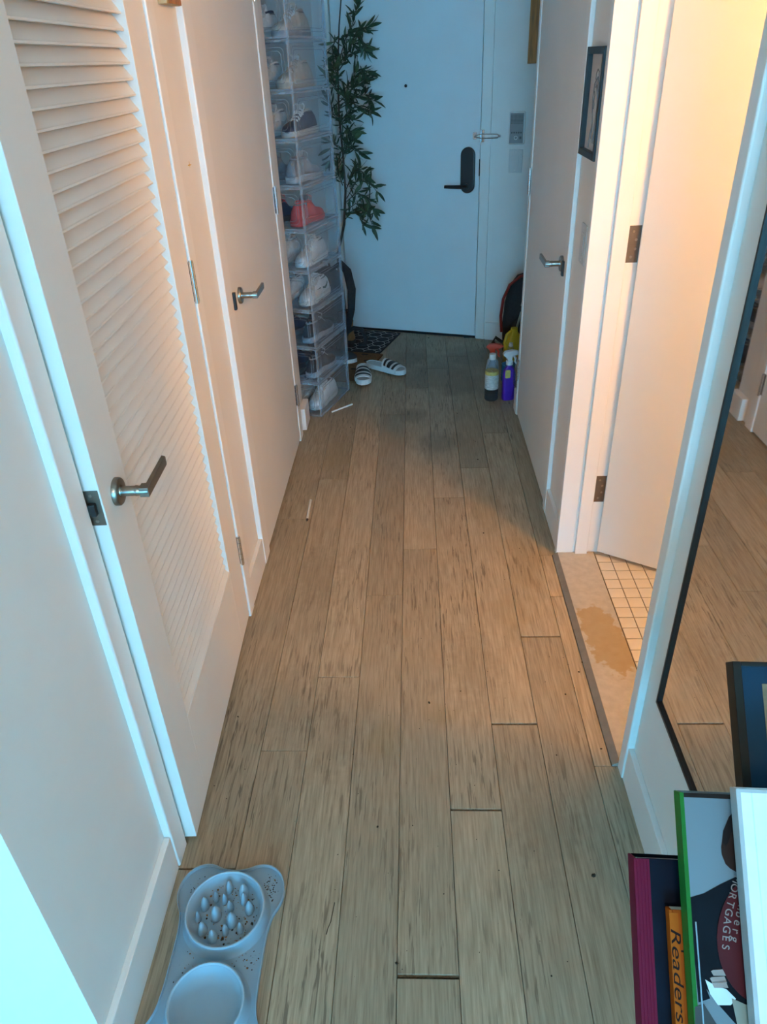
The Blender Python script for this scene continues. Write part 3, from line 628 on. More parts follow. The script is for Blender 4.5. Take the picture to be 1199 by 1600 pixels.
BR = [ [(530,95),(540,62),(552,35),(558,8)], [(530,100),(545,80),(558,48),(574,42)], [(532,60),(548,52),(566,62),(572,76)], [(530,110),(545,88),(560,80),(572,78)], [(526,60),(519,75),(522,90)],
       [(530,150),(548,128),(560,108),(572,112)], [(530,160),(550,140),(566,128),(570,125)], [(530,165),(552,152),(570,148),(584,157)], [(530,170),(548,160),(566,168),(578,174)], [(528,140),(518,130),(514,118)],
       [(530,200),(540,185),(552,188)], [(530,215),(542,205),(550,206)], [(530,240),(542,228),(560,238)], [(528,230),(518,222),(516,250)], [(530,190),(520,176),(516,160)], [(530,255),(540,235),(548,222),(552,218)],
       [(536,290),(530,275),(528,262)], [(540,300),(550,272),(560,262),(568,270)], [(542,310),(556,285),(572,278),(588,298)], [(542,315),(558,300),(574,310),(582,325)], [(540,330),(556,318),(574,330),(582,352)], [(538,345),(550,330),(562,338),(566,350)], [(532,190),(546,172),(540,150)], [(530,130),(524,110),(520,104)] ]
nl = 0; xl = MB()
for bi, br in enumerate(BR):
    dj = .18+random.uniform(-.07,.09); pts = []
    for q_ in range(len(br)-1):
        for s_ in range(3): 
            k = s_/3; pts.append(PLT(br[q_][0]*(1-k)+br[q_+1][0]*k, br[q_][1]*(1-k)+br[q_+1][1]*k, .18+(dj-.18)*(q_+k)/(len(br)-1))-pb_)
    pts.append(PLT(*br[-1],dj)-pb_)
    MB().tube(pts,[.0030-.0018*i/len(pts) for i in range(len(pts))],5).build('twig', BARK, ptl)
    for i in range(2 if len(pts) > 7 else 1, len(pts)):
        t = (pts[i]-pts[i-1]).normalized()
        for sgn in ((1,-1) if i < len(pts)-1 else (1,-1,0)):
            extra = nl >= 296 or random.random() < .27
            sd = Vector((random.uniform(-1,1),random.uniform(-1,1),random.uniform(-.4,.7))); sd = (sd-t*sd.dot(t)).normalized()*sgn
            if sgn: sd2 = (t*.75+sd*.8+Vector((0,0,.12))).normalized()
            else: sd2 = t
            zax = sd2.cross(Vector((random.uniform(-1,1),random.uniform(-1,1),random.uniform(-1,1)))).normalized(); xax = sd2.cross(zax)
            Ls = random.uniform(.07,.10)
            M4 = Matrix((( xax.x*Ls*1.05,sd2.x*Ls,zax.x*Ls,pts[i].x),(xax.y*Ls*1.05,sd2.y*Ls,zax.y*Ls,pts[i].y),(xax.z*Ls*1.05,sd2.z*Ls,zax.z*Ls,pts[i].z),(0,0,0,1)))
            
            if extra: xl.add(vs, fs, M4 @ Matrix.Scale(.9,4)); continue
            o = link('leaf', random.choice((lm1,lm1,lm2)), ptl); o.matrix_local = M4; nl += 1
    for i in range(1, len(pts)-1):                     # fill in small leaves along the twig
        for _ in range(2):
            sd2 = Vector((random.uniform(-1,1),random.uniform(-1,1),random.uniform(-.6,1))).normalized(); zax = sd2.orthogonal().normalized(); xax = sd2.cross(zax); Ls = random.uniform(.05,.075)
            xl.add(vs, fs, Matrix(((xax.x*Ls,sd2.x*Ls,zax.x*Ls,pts[i].x),(xax.y*Ls,sd2.y*Ls,zax.y*Ls,pts[i].y),(xax.z*Ls,sd2.z*Ls,zax.z*Ls,pts[i].z),(0,0,0,1))))
xo = xl.build('small_leaves', LEAF, ptl); xo['kind'] = 'stuff'

# ------------------------------------------------------------------ black backpack behind the boxes
bk = thing('backpack','black backpack standing on the floor between shoe boxes and front door','backpack', (-.545,4.52,.0140),(0,0,-A))
def blob(prof, dx, dy, n=20, p=.6):
    rings = []
    for z_,k,off in prof:
        ring = []
        for i in range(n):
            a = 2*PI*i/n; c_,s_ = math.cos(a),math.sin(a)
            ring.append((dx*k*abs(c_)**p*(1 if c_>=0 else -1), off+dy*k*abs(s_)**p*(1 if s_>=0 else -1), z_))
        rings.append(ring)
    return MB().rings(rings)
blob([(0,.85,0),(.02,1,0),(.15,1.03,0),(.32,1,.005),(.43,.88,.015),(.50,.6,.02),(.525,.25,.02)],11/100,.085).build('bag_body', BLACKM, bk, smooth=True)
blob([(.04,.8,0),(.06,1,0),(.2,1,0),(.24,.8,0),(.25,.4,0)],.105,.04).build('front_pocket', BLACKM, bk, smooth=True).location = (0,-.09,0)
MB().tube([(.05,-.02,.515),(.13,-.05,.565),(.185,-.08,.53),(.215,-.10,.43),(.205,-.10,.31),(.175,-.09,.20),(.13,-.07,.10),(.10,-.05,.05)],[.016,.022,.025,.025,.022,.018,.012,.010],8,None,.45).build('shoulder_strap', BLACKM, bk, smooth=True)
MB().tube([(.09,-.05,.27),(.15,-.09,.30),(.225,-.10,.31)],.007,6).build('side_buckle', BLACK, bk)
MB().tube([(.16,-.08,.16),(.21,-.09,.195),(.26,-.09,.19),(.285,-.09,.14),(.28,-.09,.10),(.24,-.08,.09)],[.013]*6,8).build('carry_loop', BLACKM, bk, smooth=True)
MB().tube([(-.03,.02,.52),(-.02,.02,.565),(.02,.02,.565),(.03,.02,.52)],.007,8).build('top_handle', BLACKM, bk, smooth=True)
TAN = fab('tan_leather',(.32,.14,.05))
# ------------------------------------------------------------------ mats
MATD = mat('dark_rug_pile', (.025,.027,.033), .95, var=.35, scale=160, bump=.5); MATW = mat('pale_rug_pile', (.42,.42,.42), .95, var=.2, scale=160, bump=.4)
COIR = mat('brown_coir', (.17,.085,.035), .95, var=.45, scale=140, bump=.6); COIRD = mat('dark_coir_print', (.05,.03,.02), .95, var=.4, scale=140)
tm_ = thing('trellis_door_mat','dark rug with pale trellis pattern in front of the front door','door mat', F(-.735,.235,0), FR)
bx(-.235,.235,-.215,.205,.0005,.008).build('rug', MATD, tm_, bevel=.002)
ptn = MB(); P_ = .165
def ribbon(pts, w_=.0045):
    for a,b in zip(pts,pts[1:]):
        a=Vector((*a,0)); b=Vector((*b,0)); d_=(b-a)
        if d_.length < 1e-6: continue
        nrm = Vector((-d_.y,d_.x,0)).normalized()*w_/2; e_ = d_.normalized()*.001
        q4 = [a-e_+nrm,b+e_+nrm,b+e_-nrm,a-e_-nrm]
        if all(abs(v.x)<.232 and -.212<v.y<.202 for v in q4): ptn.add([(v.x,v.y,.0086) for v in q4],[(0,1,2,3)])
for k in range(-4,5):
    for sg in (1,-1):
        pts = []
        for i in range(121):
            y_ = -.215+.42*i/120; ph = (y_/(P_)+(.5 if k%2 else 0))*PI
            s_ = math.sin(ph*2); s_ = (1 if s_>0 else -1)*abs(s_)**.45
            pts.append((k*P_/2*1.0+sg*P_*.25*(s_) , y_))
        ribbon(pts)
po_ = ptn.build('trellis_lines', MATW, tm_); so = po_.modifiers.new('s','SOLIDIFY'); so.thickness = .001
cm_ = thing('coir_door_mat','brown coir mat with faded dark print beside the shoe boxes under the slides','door mat', Vector((-.43,4.31,0)), (0,0,-A+math.radians(2)))
bx(-.20,.18,-.285,.19,.0005,.013).build('coir_body', COIR, cm_, bevel=.003)
for (a,b,c_,d_) in ((-.12,.14,.045,.16),(-.03,.17,.03,.10),(.07,.155,.04,.13),(.11,.05,.02,.12),(-.10,-.02,.03,.13),(.0,-.04,.03,.11),(.09,-.10,.04,.09)):
    bx(a-c_/2,a+c_/2,b-.012,b+.012,.0128,.0138).build('print_patch', COIRD, cm_)
# sneaker and tan boot by the mats
shoe('black low sneaker with white sole beside the coir mat', (-.640,4.305,.0145), math.radians(-86), dict(upper=BLK,sole=WH,laces=BLK), .98, 'shoes on the mats')
bt_ = thing('ankle_boot','tan leather boot behind the black sneaker on the dark rug','boot',(-.40,4.665,.0095),(0,0,math.radians(70)))
bs_ = SHM['sole'].copy(); bs_.materials.append(BLK); link('sole', bs_, bt_).scale = (1,.72,.8)
ub = SHM['upper'].copy(); ub.materials.append(TAN); link('upper', ub, bt_).scale = (1,.72,1)
blob([(.07,1,0),(.10,.98,0),(.15,1.02,-.004),(.165,.9,-.004)],.034,.045,16,.9).build('shaft', TAN, bt_, smooth=True).location = (0,.052,0)
# ------------------------------------------------------------------ slide sandals
SLW = mat('white_rubber', (.66,.66,.65), .5, var=.05); SLF = mat('footbed_rubber', (.55,.55,.54), .65, var=.05, scale=90, bump=.3)
def slide(label, heel, toe, z=.0):
    d_ = (toe-heel); rz = math.atan2(d_.y,d_.x)-PI/2; L = .285
    t = thing('slide_sandal', label, 'sandal', (heel.x,heel.y,z), (0,0,rz), 'white slides on the floor')
    out = []; tab = [(0,.012),(.03,.024),(.12,.033),(.35,.036),(.55,.042),(.75,.047),(.88,.043),(.96,.028),(1,.010)]
    pr = [interp(tab,i/24) for i in range(25)]
    poly = [(pr[i]+.004*math.sin(i/24*PI*2),i/24*L) for i in range(25)]+[(-pr[i]+.004*math.sin(i/24*PI*2),i/24*L) for i in range(24,-1,-1)]
    MB().prism(poly,0,.026).build('sole', SLW, t, bevel=.004)
    MB().prism([(x*.87,.009+y*.935) for x,y in poly],.0255,.0275).build('footbed', SLF, t)
    rim = MB().tube([(x*.95,.004+y*.97,.027) for x,y in poly],.004,6,closed=True).build('rim', SLW, t, smooth=True)
    y0,y1 = .52*L,.86*L; R_ = 14
    def sp(a,f,off=0):
        yy = y0+(y1-y0)*f; w_ = interp(tab,yy/L)+.003+off; h_ = .072-.028*f+off
        return (w_*math.cos(a)*(1 if True else 1), yy+ .012*math.sin(a)*(-1 if f<.5 else .3), .012+(h_-.012)*math.sin(a)**.7)
    st_ = MB(); rings=[]
    for k in range(R_+1):
        a = PI*k/R_; rings.append([sp(a,f,o_) for f,o_ in ((0,0),(.33,.001),(.66,.001),(1,0),(1,-.004),(.5,-.005),(0,-.004))])
    st_.rings(rings,False); so_ = st_.build('strap', SLW, t, smooth=True)
    for f0 in (.14,.42,.70):
        v_ = []; f_ = []
        for k in range(2,R_-1):
            a = PI*k/R_; v_ += [sp(a,f0,.0018),sp(a,f0+.15,.0018)]
        n_ = len(v_)//2
        for k in range(n_-1): f_.append((2*k,2*k+1,2*k+3,2*k+2))
        MB().add(v_,f_).build('stripe', BLACK, so_)
    return t
hA = FL(568,576); tA = FL(568,606); slide('white slide sandal with three black stripes, toe towards the camera', tA+(hA-tA).normalized()*.285, tA, .0138)
hB = FL(556,569); tB = FL(633,589); slide('white slide sandal with three black stripes, lying sideways behind the other', tB+(hB-tB).normalized()*.285, tB, .0138)
# white sticks on the floor
STK = mat('white_paper_stick', (.75,.74,.70), .6); TIP = mat('charred_tip', (.05,.035,.03), .8)
def stick(label, a, b, r_, tip):
    t = thing('paper_stick', label, 'stick', (a.x,a.y,r_+.001))
    d_ = (b-a); d_.z = 0
    MB().tube([(0,0,0),tuple(d_)],r_,10).build('stick_body', STK, t, smooth=True)
    if tip: MB().tube([tuple(-d_.normalized()*.012),(0,0,0)],[r_*.6,r_*1.15],10).build('dark_tip', TIP, t)
stick('short white paper stick lying in front of the shoe boxes', FL(519,645), FL(551,633), .0045, False)
stick('white paper stick with a dark tip lying beside the left closet door', FL(480.5,813), FL(486,783), .0045, True)

# ------------------------------------------------------------------ cleaning bottles and black bag on the right of the entry
DKL = mat('dark_brown_liquid', (.02,.012,.008), .15, spec=.6); LBL = mat('bottle_label', (.55,.54,.5), .55, var=.25, scale=60, stretch=(1,1,3)); CAPW = mat('white_cap', (.68,.68,.67), .4)
PURP = mat('purple_plastic', (.075,.02,.36), .3, var=.1); REDP = mat('red_plastic', (.55,.05,.02), .4); YELP = mat('yellow_plastic', (.62,.42,.02), .4, var=.08); BLUEL = mat('blue_liquid', (.05,.22,.42), .2)
CLB = clear('clear_bottle_plastic', (.86,.89,.90), (.55,.62,.66), .045, .1); YLB = mat('yellow_label', (.55,.42,.10), .5, var=.3, scale=40)
OLIVE = mat('olive_label_print', (.16,.14,.05), .5, var=.4, scale=50)
GR_B = 'cleaning bottles beside the right closet wall'
def trigger(parent, z, mt_, rz=0, k=1.0):
    """spray head: collar, body, nozzle to -x, trigger lever"""
    M = T4(0,0,z)@RZ(rz)@Matrix.Scale(k,4)
    h = MB().lathe([(0,0),(.016,0),(.016,.018),(.011,.02),(0,.02)],16,M).build('spray_collar', mt_, parent, smooth=True)
    MB().prism([(-.040,.046),(-.040,.062),(-.012,.068),(.022,.064),(.034,.05),(.016,.034),(.010,.018),(-.010,.018),(-.012,.042)],-.011,.011,M@RX(PI/2)).build('spray_head', mt_, h, bevel=.003)
    MB().tube([(-.018,0,.042),(-.028,0,.026),(-.026,0,.012),(-.034,0,.0)],[.006,.006,.005,.004],8,M).build('trigger', mt_, h, smooth=True)
    MB().lathe([(0,0),(.006,0),(.005,.009),(0,.009)],10,M@T4(-.040,0,.054)@RY(-PI/2)).build('nozzle', mt_, h)
# 1 clear bottle of dark liquid
t = thing('cleaner_bottle','clear round bottle half full of dark liquid with white label and cap','bottle',(.407,3.715,0),(0,0,.3),GR_B)
MB().lathe([(0,.0005),(.032,.0005),(.037,.006),(.037,.13),(.036,.155),(.029,.182),(.018,.208),(.015,.215),(.015,.235),(0,.235)],24).build('bottle_body', CLB, t, smooth=True)
MB().lathe([(0,.002),(.031,.002),(.0355,.008),(.0355,.075),(0,.075)],24).build('dark_liquid', DKL, t, smooth=True)
for z_ in (.018,.03,.042): MB().tube([(.0372*math.cos(a),.0372*math.sin(a),z_) for a in [2*PI*k/24 for k in range(24)]],.0012,5,closed=True).build('body_rib', CLB, t)
MB().lathe([(.0376,.068),(.0376,.148)],24).build('label_band', LBL, t, smooth=True)
MB().lathe([(.0374,.148),(.037,.158),(.0345,.166)],24).build('upper_label', YLB, t, smooth=True)
MB().lathe([(0,.229),(.0185,.229),(.0185,.256),(.017,.258),(0,.258)],20).build('cap', CAPW, t, smooth=True)
bx(-.036,-.010,-.0385,-.0365,.080,.135).build('label_print', OLIVE, t) if False else None
# 2 purple trigger spray
t = thing('spray_bottle','purple flat spray bottle with white trigger head','spray bottle',(.497,3.715,0),(0,0,.15),GR_B)
MB().rings([[(x*k,y*k,z_) for x,y in rr(.066,.045,.016,4)] for z_,k in ((.0005,.94),(.006,1),(.14,1),(.16,.93),(.178,.70),(.188,.42),(.20,.40))]).build('bottle_body', PURP, t, smooth=True)
MB().prism(rr(.028,.045,.006,3),0,.001,T4(-.012,-.0232,.152)@RX(PI/2)).build('yellow_sticker', YLB, t)
trigger(t,.197,CAPW,PI,1.15)
# 3 red trigger on pale bottle behind
t = thing('spray_bottle','pale bottle with red-orange trigger head behind the dark liquid bottle','spray bottle',(.420,3.83,0),(0,0,-.2),GR_B)
MB().lathe([(0,.0005),(.03,.0005),(.034,.006),(.034,.15),(.028,.18),(.014,.196),(.013,.205),(0,.205)],20).build('bottle_body', mat('pale_blue_plastic',(.35,.42,.48),.35), t, smooth=True)
MB().lathe([(.0346,.03),(.0346,.12)],20).build('label_band', BLK, t, smooth=True)
trigger(t,.20,REDP,PI,1.1)
# 4 clear cone-necked bottle with blue liquid
t = thing('cleaner_bottle','clear cone-necked bottle holding blue liquid behind the purple spray bottle','bottle',(.535,3.98,0),(0,0,0),GR_B)
MB().lathe([(0,.0005),(.042,.0005),(.048,.008),(.048,.105),(.040,.13),(.024,.17),(.015,.20),(.012,.205),(0,.205)],22).build('bottle_body', CLB, t, smooth=True)
MB().lathe([(0,.003),(.0455,.003),(.0455,.10),(0,.10)],22).build('blue_liquid', BLUEL, t, smooth=True)
MB().lathe([(0,.204),(.012,.204),(.010,.222),(0,.222)],14).build('spout', CAPW, t, smooth=True)
# 5 clear jug with handle and red cap, at the wall end
t = thing('handled_jug','clear grey jug with handle and white cap against the closet wall end','jug',(.580,3.70,0),(0,0,0),GR_B)
MB().rings([[(x*k,y*k,z_) for x,y in rr(.075,.07,.02,4)] for z_,k in ((.0005,.93),(.008,1),(.16,1),(.19,.85),(.215,.45),(.235,.36))]).build('bottle_body', CLB, t, smooth=True)
MB().tube([(-.034,-.02,.08),(-.055,-.022,.10),(-.058,-.022,.17),(-.040,-.018,.205),(-.015,0,.222)],.008,8).build('handle', CLB, t, smooth=True)
MB().lathe([(0,.232),(.018,.232),(.018,.252),(0,.252)],16).build('cap', CAPW, t, smooth=True)
t = thing('cleaner_bottle','small bottle with red cap between the cone-necked bottle and the clear jug','bottle',(.575,3.86,0),(0,0,0),GR_B)
MB().lathe([(0,.0005),(.026,.0005),(.028,.005),(.028,.13),(.02,.155),(.011,.165),(0,.165)],18).build('bottle_body', mat('grey_bottle',(.33,.35,.37),.4), t, smooth=True)
MB().lathe([(0,.163),(.016,.163),(.015,.19),(0,.19)],14).build('cap', REDP, t, smooth=True)
# 6 yellow jug behind
t = thing('yellow_jug','yellow plastic jug in front of the black bag with red piping','jug',(.575,4.17,0),(0,0,.2),GR_B)
MB().rings([[(x*k,y*k,z_) for x,y in rr(.11,.085,.03,4)] for z_,k in ((.0005,.92),(.01,1),(.16,1),(.19,.86),(.215,.45),(.23,.36))]).build('bottle_body', YELP, t, smooth=True)
MB().tube([(-.05,-.02,.13),(-.062,-.02,.17),(-.050,-.018,.215),(-.015,0,.232)],.009,8).build('handle', YELP, t, smooth=True)
MB().lathe([(0,.226),(.02,.226),(.02,.246),(0,.246)],16).build('cap', YELP, t, smooth=True)
# black bag with red piping
REDT = mat('red_piping', (.24,.016,.01), .45); WEB = mat('grey_webbing', (.36,.33,.26), .8)
bg_ = thing('travel_backpack','black backpack with a red edge tube leaning at the entry wall behind the yellow jug','backpack',(.705,4.40,.001),(0,0,-.2))
blob([(0,.86,0),(.03,1,0),(.18,1.05,0),(.32,1,.006),(.42,.86,.012),(.475,.62,.016),(.495,.3,.016)],.165,.085,22,.65).build('bag_body', BLACKM, bg_, smooth=True)
blob([(.05,.8,0),(.08,1,0),(.22,1,0),(.27,.7,0),(.28,.3,0)],.12,.045,18,.65).build('front_pocket', BLACKM, bg_, smooth=True).location = (.01,-.085,0)
MB().tube([(-.170,-.07,.16),(-.178,-.075,.26),(-.168,-.072,.36),(-.135,-.066,.44),(-.075,-.06,.49),(.0,-.056,.51),(.08,-.06,.49),(.14,-.066,.43),(.17,-.07,.33)],.0085,8).build('red_edge_tube', REDT, bg_, smooth=True)
for x_,z0_,z1_ in ((-.045,.34,.46),(-.075,.16,.30)): MB().tube([(x_-.01,-.138,z0_),(x_+.004,-.136,(z0_+z1_)/2),(x_+.02,-.118,z1_)],.009,6,None,.35).build('webbing_strap', WEB, bg_)
MB().tube([(-.15,-.10,.10),(-.20,-.12,.14),(-.215,-.12,.11),(-.18,-.11,.07)],.010,8).build('side_flap', mat('dark_green_fabric',(.03,.04,.035),.9), bg_, smooth=True)
# ------------------------------------------------------------------ pet feeding mat
SIL = mat('pale_blue_silicone', (.235,.345,.42), .55, var=.04, scale=8); SILR = mat('pale_blue_silicone_rim', (.30,.41,.48), .5, var=.03)
fm = thing('pet_feeding_mat','pale blue bone-shaped pet feeding mat with slow feeder and water bowl by left wall','pet bowl',(-.4365,.783,0),(0,0,math.radians(0)))
half = [(0,.203),(.028,.207),(.055,.217),(.085,.214),(.110,.193),(.121,.160),(.117,.128),(.104,.100),(.0985,.070),(.097,.035),(.097,0)]
q1 = half + [(x,-y) for x,y in half[-2::-1]]; outl = q1 + [(-x,y) for x,y in q1[-2:0:-1]]
def crom(pts, n=3):
    o = []; m_ = len(pts)
    for i in range(m_):
        p0,p1,p2,p3 = [Vector(pts[(i+k)%m_]) for k in (-1,0,1,2)]
        for k in range(n):
            t = k/n; o.append(tuple(.5*((2*p1)+(p2-p0)*t+(2*p0-5*p1+4*p2-p3)*t*t+(3*p1-p0-3*p2+p3)*t**3)))
    return o
outl = crom(outl)
MB().prism(outl[::-1],.0005,.005).build('tray', SIL, fm)
wall_ = MB(); n_ = len(outl)
wall_.rings([[(x*.985,y*.99,z_) if k_ else (x,y,z_) for x,y in outl] for z_,k_ in ((.002,0),(.013,0),(.0145,0),(.0145,1),(.012,1),(.004,1))],False)
wall_.build('rim', SILR, fm, smooth=True)
def bowl(name, cx_, cy_, R_, deep, mt_):
    b_ = MB().lathe([(R_+.012,.004),(R_+.004,.010),(R_+.001,.026),(R_,.030),(R_-.003,.031),(R_-.006,.029),(R_-.010,.022),(R_-.018,.010),(R_-.034,.0065),(0,.006)],48,T4(cx_,cy_,0))
    return b_.build(name, mt_, fm, smooth=True)
def brim(cx_, cy_, R_): MB().tube([(cx_+R_*math.cos(a),cy_+R_*math.sin(a),.0305) for a in [2*PI*k/48 for k in range(48)]],.0030,8,closed=True).build('bowl_rim', SILR, fm, smooth=True)
B1 = bowl('slow_feeder_bowl', .0, .103, .086, 0, SIL); B2 = bowl('water_bowl', .002, -.085, .076, 0, SIL)
brim(.0,.103,.0845); brim(.002,-.085,.0745)
nubs = [(-.005,.058,.9),(.030,.048,1.15),(-.030,.035,.65),(-.010,.030,.65),(-.052,.018,1.0),(.006,.013,.75),(.050,.010,1.0),(-.022,-.004,1.2),(-.060,-.012,.7),(.016,-.018,1.15),(-.044,-.038,1.05),(.038,-.035,.75),(.006,-.040,.75),(-.018,-.054,1.0),(.034,.030,.8)]
nm = MB().lathe([(.0115,0),(.0112,.004),(.0095,.010),(.0065,.016),(.003,.020),(0,.0215)],14,None,.85,1.0).mesh('feeder_nub', True); nm.materials.append(SIL)
for x,y,k in nubs:
    o = link('feeder_nub', nm, fm); o.location = (x,.103+y*.98,.0055); o.scale = (k*1.05,k*1.15,.85+.6*k); o.rotation_euler = (-.12,0,0)
CRB = mat('dark_crumbs', (.035,.022,.012), .9, var=.5, scale=200); CRT = mat('tan_crumbs', (.20,.10,.03), .9, var=.4, scale=200)
def crumb(mb, x, y, z, r_):
    k = 6; ax = random.uniform(.7,1.6); a0 = random.uniform(0,PI)
    vs = [(0,0,r_*.7)]+[(r_*ax*math.cos(2*PI*i/k)*random.uniform(.7,1.2), r_*math.sin(2*PI*i/k)*random.uniform(.7,1.2), 0) for i in range(k)]
    mb.add(vs, [(0,1+i,1+(i+1)%k) for i in range(k)]+[tuple(range(k,0,-1))], T4(x,y,z)@RZ(a0))
cb1 = MB(); cb2 = MB()
for i in range(190):
    a = random.uniform(0,2*PI); rad = .078*math.sqrt(random.random()); x = rad*math.cos(a); y = rad*math.sin(a)
    if any((x-nx)**2+(y-ny)**2 < (.010*k)**2 for nx,ny,k in nubs): continue
    crumb(random.choice((cb1,cb1,cb2)), x, .103+y, .0062 if rad<.05 else .0075+(rad-.05)*.16, random.choice((.0008,.0011,.0016,.0028)))
for i in range(300):
    x = random.uniform(-.11,.11); y = random.choice((random.uniform(-.02,.03),random.uniform(.10,.20),random.uniform(-.2,.2)))
    if (x*x+(y-.103)**2) < .099**2 or (x*x+(y+.085)**2) < .09**2: continue
    if abs(x) > .088 and abs(y) < .1 or abs(x) > .1 or abs(y)>.195: continue
    crumb(random.choice((cb1,cb2)), x, y, .0050, random.choice((.0006,.0009,.0013,.0018)))
for i in range(60): 
    a = random.gauss(0,.5); crumb(cb1, .085+random.gauss(0,.008), .165+random.gauss(0,.016), .005, random.choice((.0007,.001,.0016)))
c1 = cb1.build('food_crumbs', CRB, fm); c1['kind'] = 'stuff'; c2 = cb2.build('food_crumbs', CRT, fm); c2['kind'] = 'stuff'
# ------------------------------------------------------------------ dirt on the hall floor
dk = MB()
for (u,v,r_) in ((671,1098,.004),(905,1050,.004),(928,1368,.007),(620,1505,.003),(862,1525,.003),(590,1292,.003),(645,1290,.002),(870,1180,.002),(910,1035,.003),(372,1120,.0025),(335,1228,.002),(383,1202,.0018),(354,1248,.002),(812,857,.003),(756,833,.004),(747,718,.004),(743,690,.003),(548,668,.004),(715,646,.004),(733,643,.003),(670,528,.006),(555,560,.003),(695,758,.003),(720,1080,.002),(560,1240,.0018),(780,1360,.002),(835,1330,.0016),(940,1170,.003),(952,1155,.002),(884,1085,.003),(898,1075,.002)):
    p = FL(u,v); crumb(dk, p.x, p.y, .0005, r_*.9)
for i in range(260):
    y = random.uniform(.75,4.6); x = random.uniform(-.5,.5)
    if (x < -.29 and y < 1.03) or (x < -.05 and y > 3.5): continue
    crumb(dk, x, y, .0004, random.choice((.0006,.0008,.001,.0013)))
dd = dk.build('dirt_crumbs', CRB, fl); dd['kind'] = 'stuff'; dd['label'] = 'dark dirt crumbs scattered over the floor'
hr = FL(515,1455); hm = MB().tube([tuple(FL(u,v,.001)) for u,v in ((523,1410),(520,1425),(517,1440),(512,1452),(510,1460))],.0009,5).build('dark_scratch_fibre', CRB)
tag(hm, 'thin dark fibre on the floor right of the feeding mat', 'fibre')
# ------------------------------------------------------------------ books leaning in the rack at the lower right
PSI, TH = math.radians(-2.8), math.radians(43.5)
bR = Vector((math.cos(PSI),math.sin(PSI),0)); bH = Vector((-math.sin(PSI),math.cos(PSI),0)); bU = bH*math.cos(TH)+Vector((0,0,math.sin(TH))); bN = bR.cross(bU)
CAMP = Vector((0,0,CAM_H)); CD = bN.dot(CAMP + RC @ Vector(((1145-599.5)/FPX,(1033-800)/FPX,1))*.965)
def on_book(u, v, c):
    r = ray(u,v); t = (CD+c-bN.dot(CAMP))/bN.dot(r); return CAMP+r*t
YB = bU.dot(on_book(1005,1662,.03))
def bookroot(name, label, cat, u, v, c, group=None):
    o = on_book(u,v,c); e = thing(name, label, cat, o, (0,0,0), group)
    e.rotation_euler = Matrix((bR,bU,bN)).transposed().to_euler(); return e, bU.dot(o)-YB
def slab(name, m_, par, x0,x1,y0,y1,z0,z1, bevel=0): return bx(x0,x1,y0,y1,z0,z1).build(name, m_, par, bevel=bevel)
PAGES = mat('book_pages', (.62,.58,.50), .8, var=.12, scale=4, stretch=(1,1,200))
def book(name, label, u, v, c, wd, th_, spine_m, cover_m, L=None):
    e, ht = bookroot(name, label, 'book', u, v, c, 'books leaning in the rack'); ht = L or ht
    slab('front_cover', cover_m, e, .004,wd,-ht,0,-.0025,0, .0006); slab('back_cover', cover_m, e, .004,wd,-ht,0,-th_,-th_+.0025, .0006)
    slab('page_block', PAGES, e, .006,wd-.004,-ht+.004,-.004,-th_+.0027,-.0027)
    slab('spine', spine_m, e, 0,.004,-ht,0,-th_,0, .0012)
    return e, ht
# framed picture at the back
FBLK = mat('frame_black', (.018,.015,.012), .45, spec=.15); DBLU = mat('dark_blue_mat', (.008,.030,.055), .4, spec=.15, var=.15, scale=6); TANP = mat('tan_print', (.20,.135,.075), .4, var=.15, scale=9, stretch=(1,14,1))
e, ht = bookroot('framed_picture','black framed picture with dark blue border leaning behind the books in front of mirror','picture',1145,1033,0)
wd = .40
slab('frame_side', FBLK, e, 0,.011,-ht,0,-.026,0,.001); slab('frame_side', FBLK, e, wd-.011,wd,-ht,0,-.026,0,.001); slab('frame_rail', FBLK, e, .011,wd-.011,-.006,0,-.026,0,.001); slab('frame_rail', FBLK, e, .011,wd-.011,-ht,-ht+.01,-.026,0,.001)
slab('blue_border', DBLU, e, .011,wd-.011,-ht+.01,-.006,-.022,-.0035); slab('bevel_edge', DBLU, e, .0112,.0135,-ht+.01,-.006,-.0035,-.002)
slab('tan_panel', TANP, e, .036,wd-.036,-ht+.05,-.028,-.0035,-.003); 
# crimson book
CRIM = mat('crimson_cloth', (.15,.008,.028), .6, spec=.08, var=.12, scale=30, stretch=(60,1,1)); NVY = mat('navy_cover', (.004,.007,.014), .55, var=.2, spec=.06)
e, ht = book('hardcover_book','large navy hardcover book with crimson spine at the lower right', 990,1340,.032, .25,.030, CRIM, NVY)
slab('spine_cloth', CRIM, e, .0005,.0185,-ht+.0005,-.0005,.0,.0008)
for x_ in (.004,.008,.012,.0155): MB().tube([(x_,-ht+.002,.0008),(x_,-.002,.0008)],.0009,6).build('spine_ridge', CRIM, e)
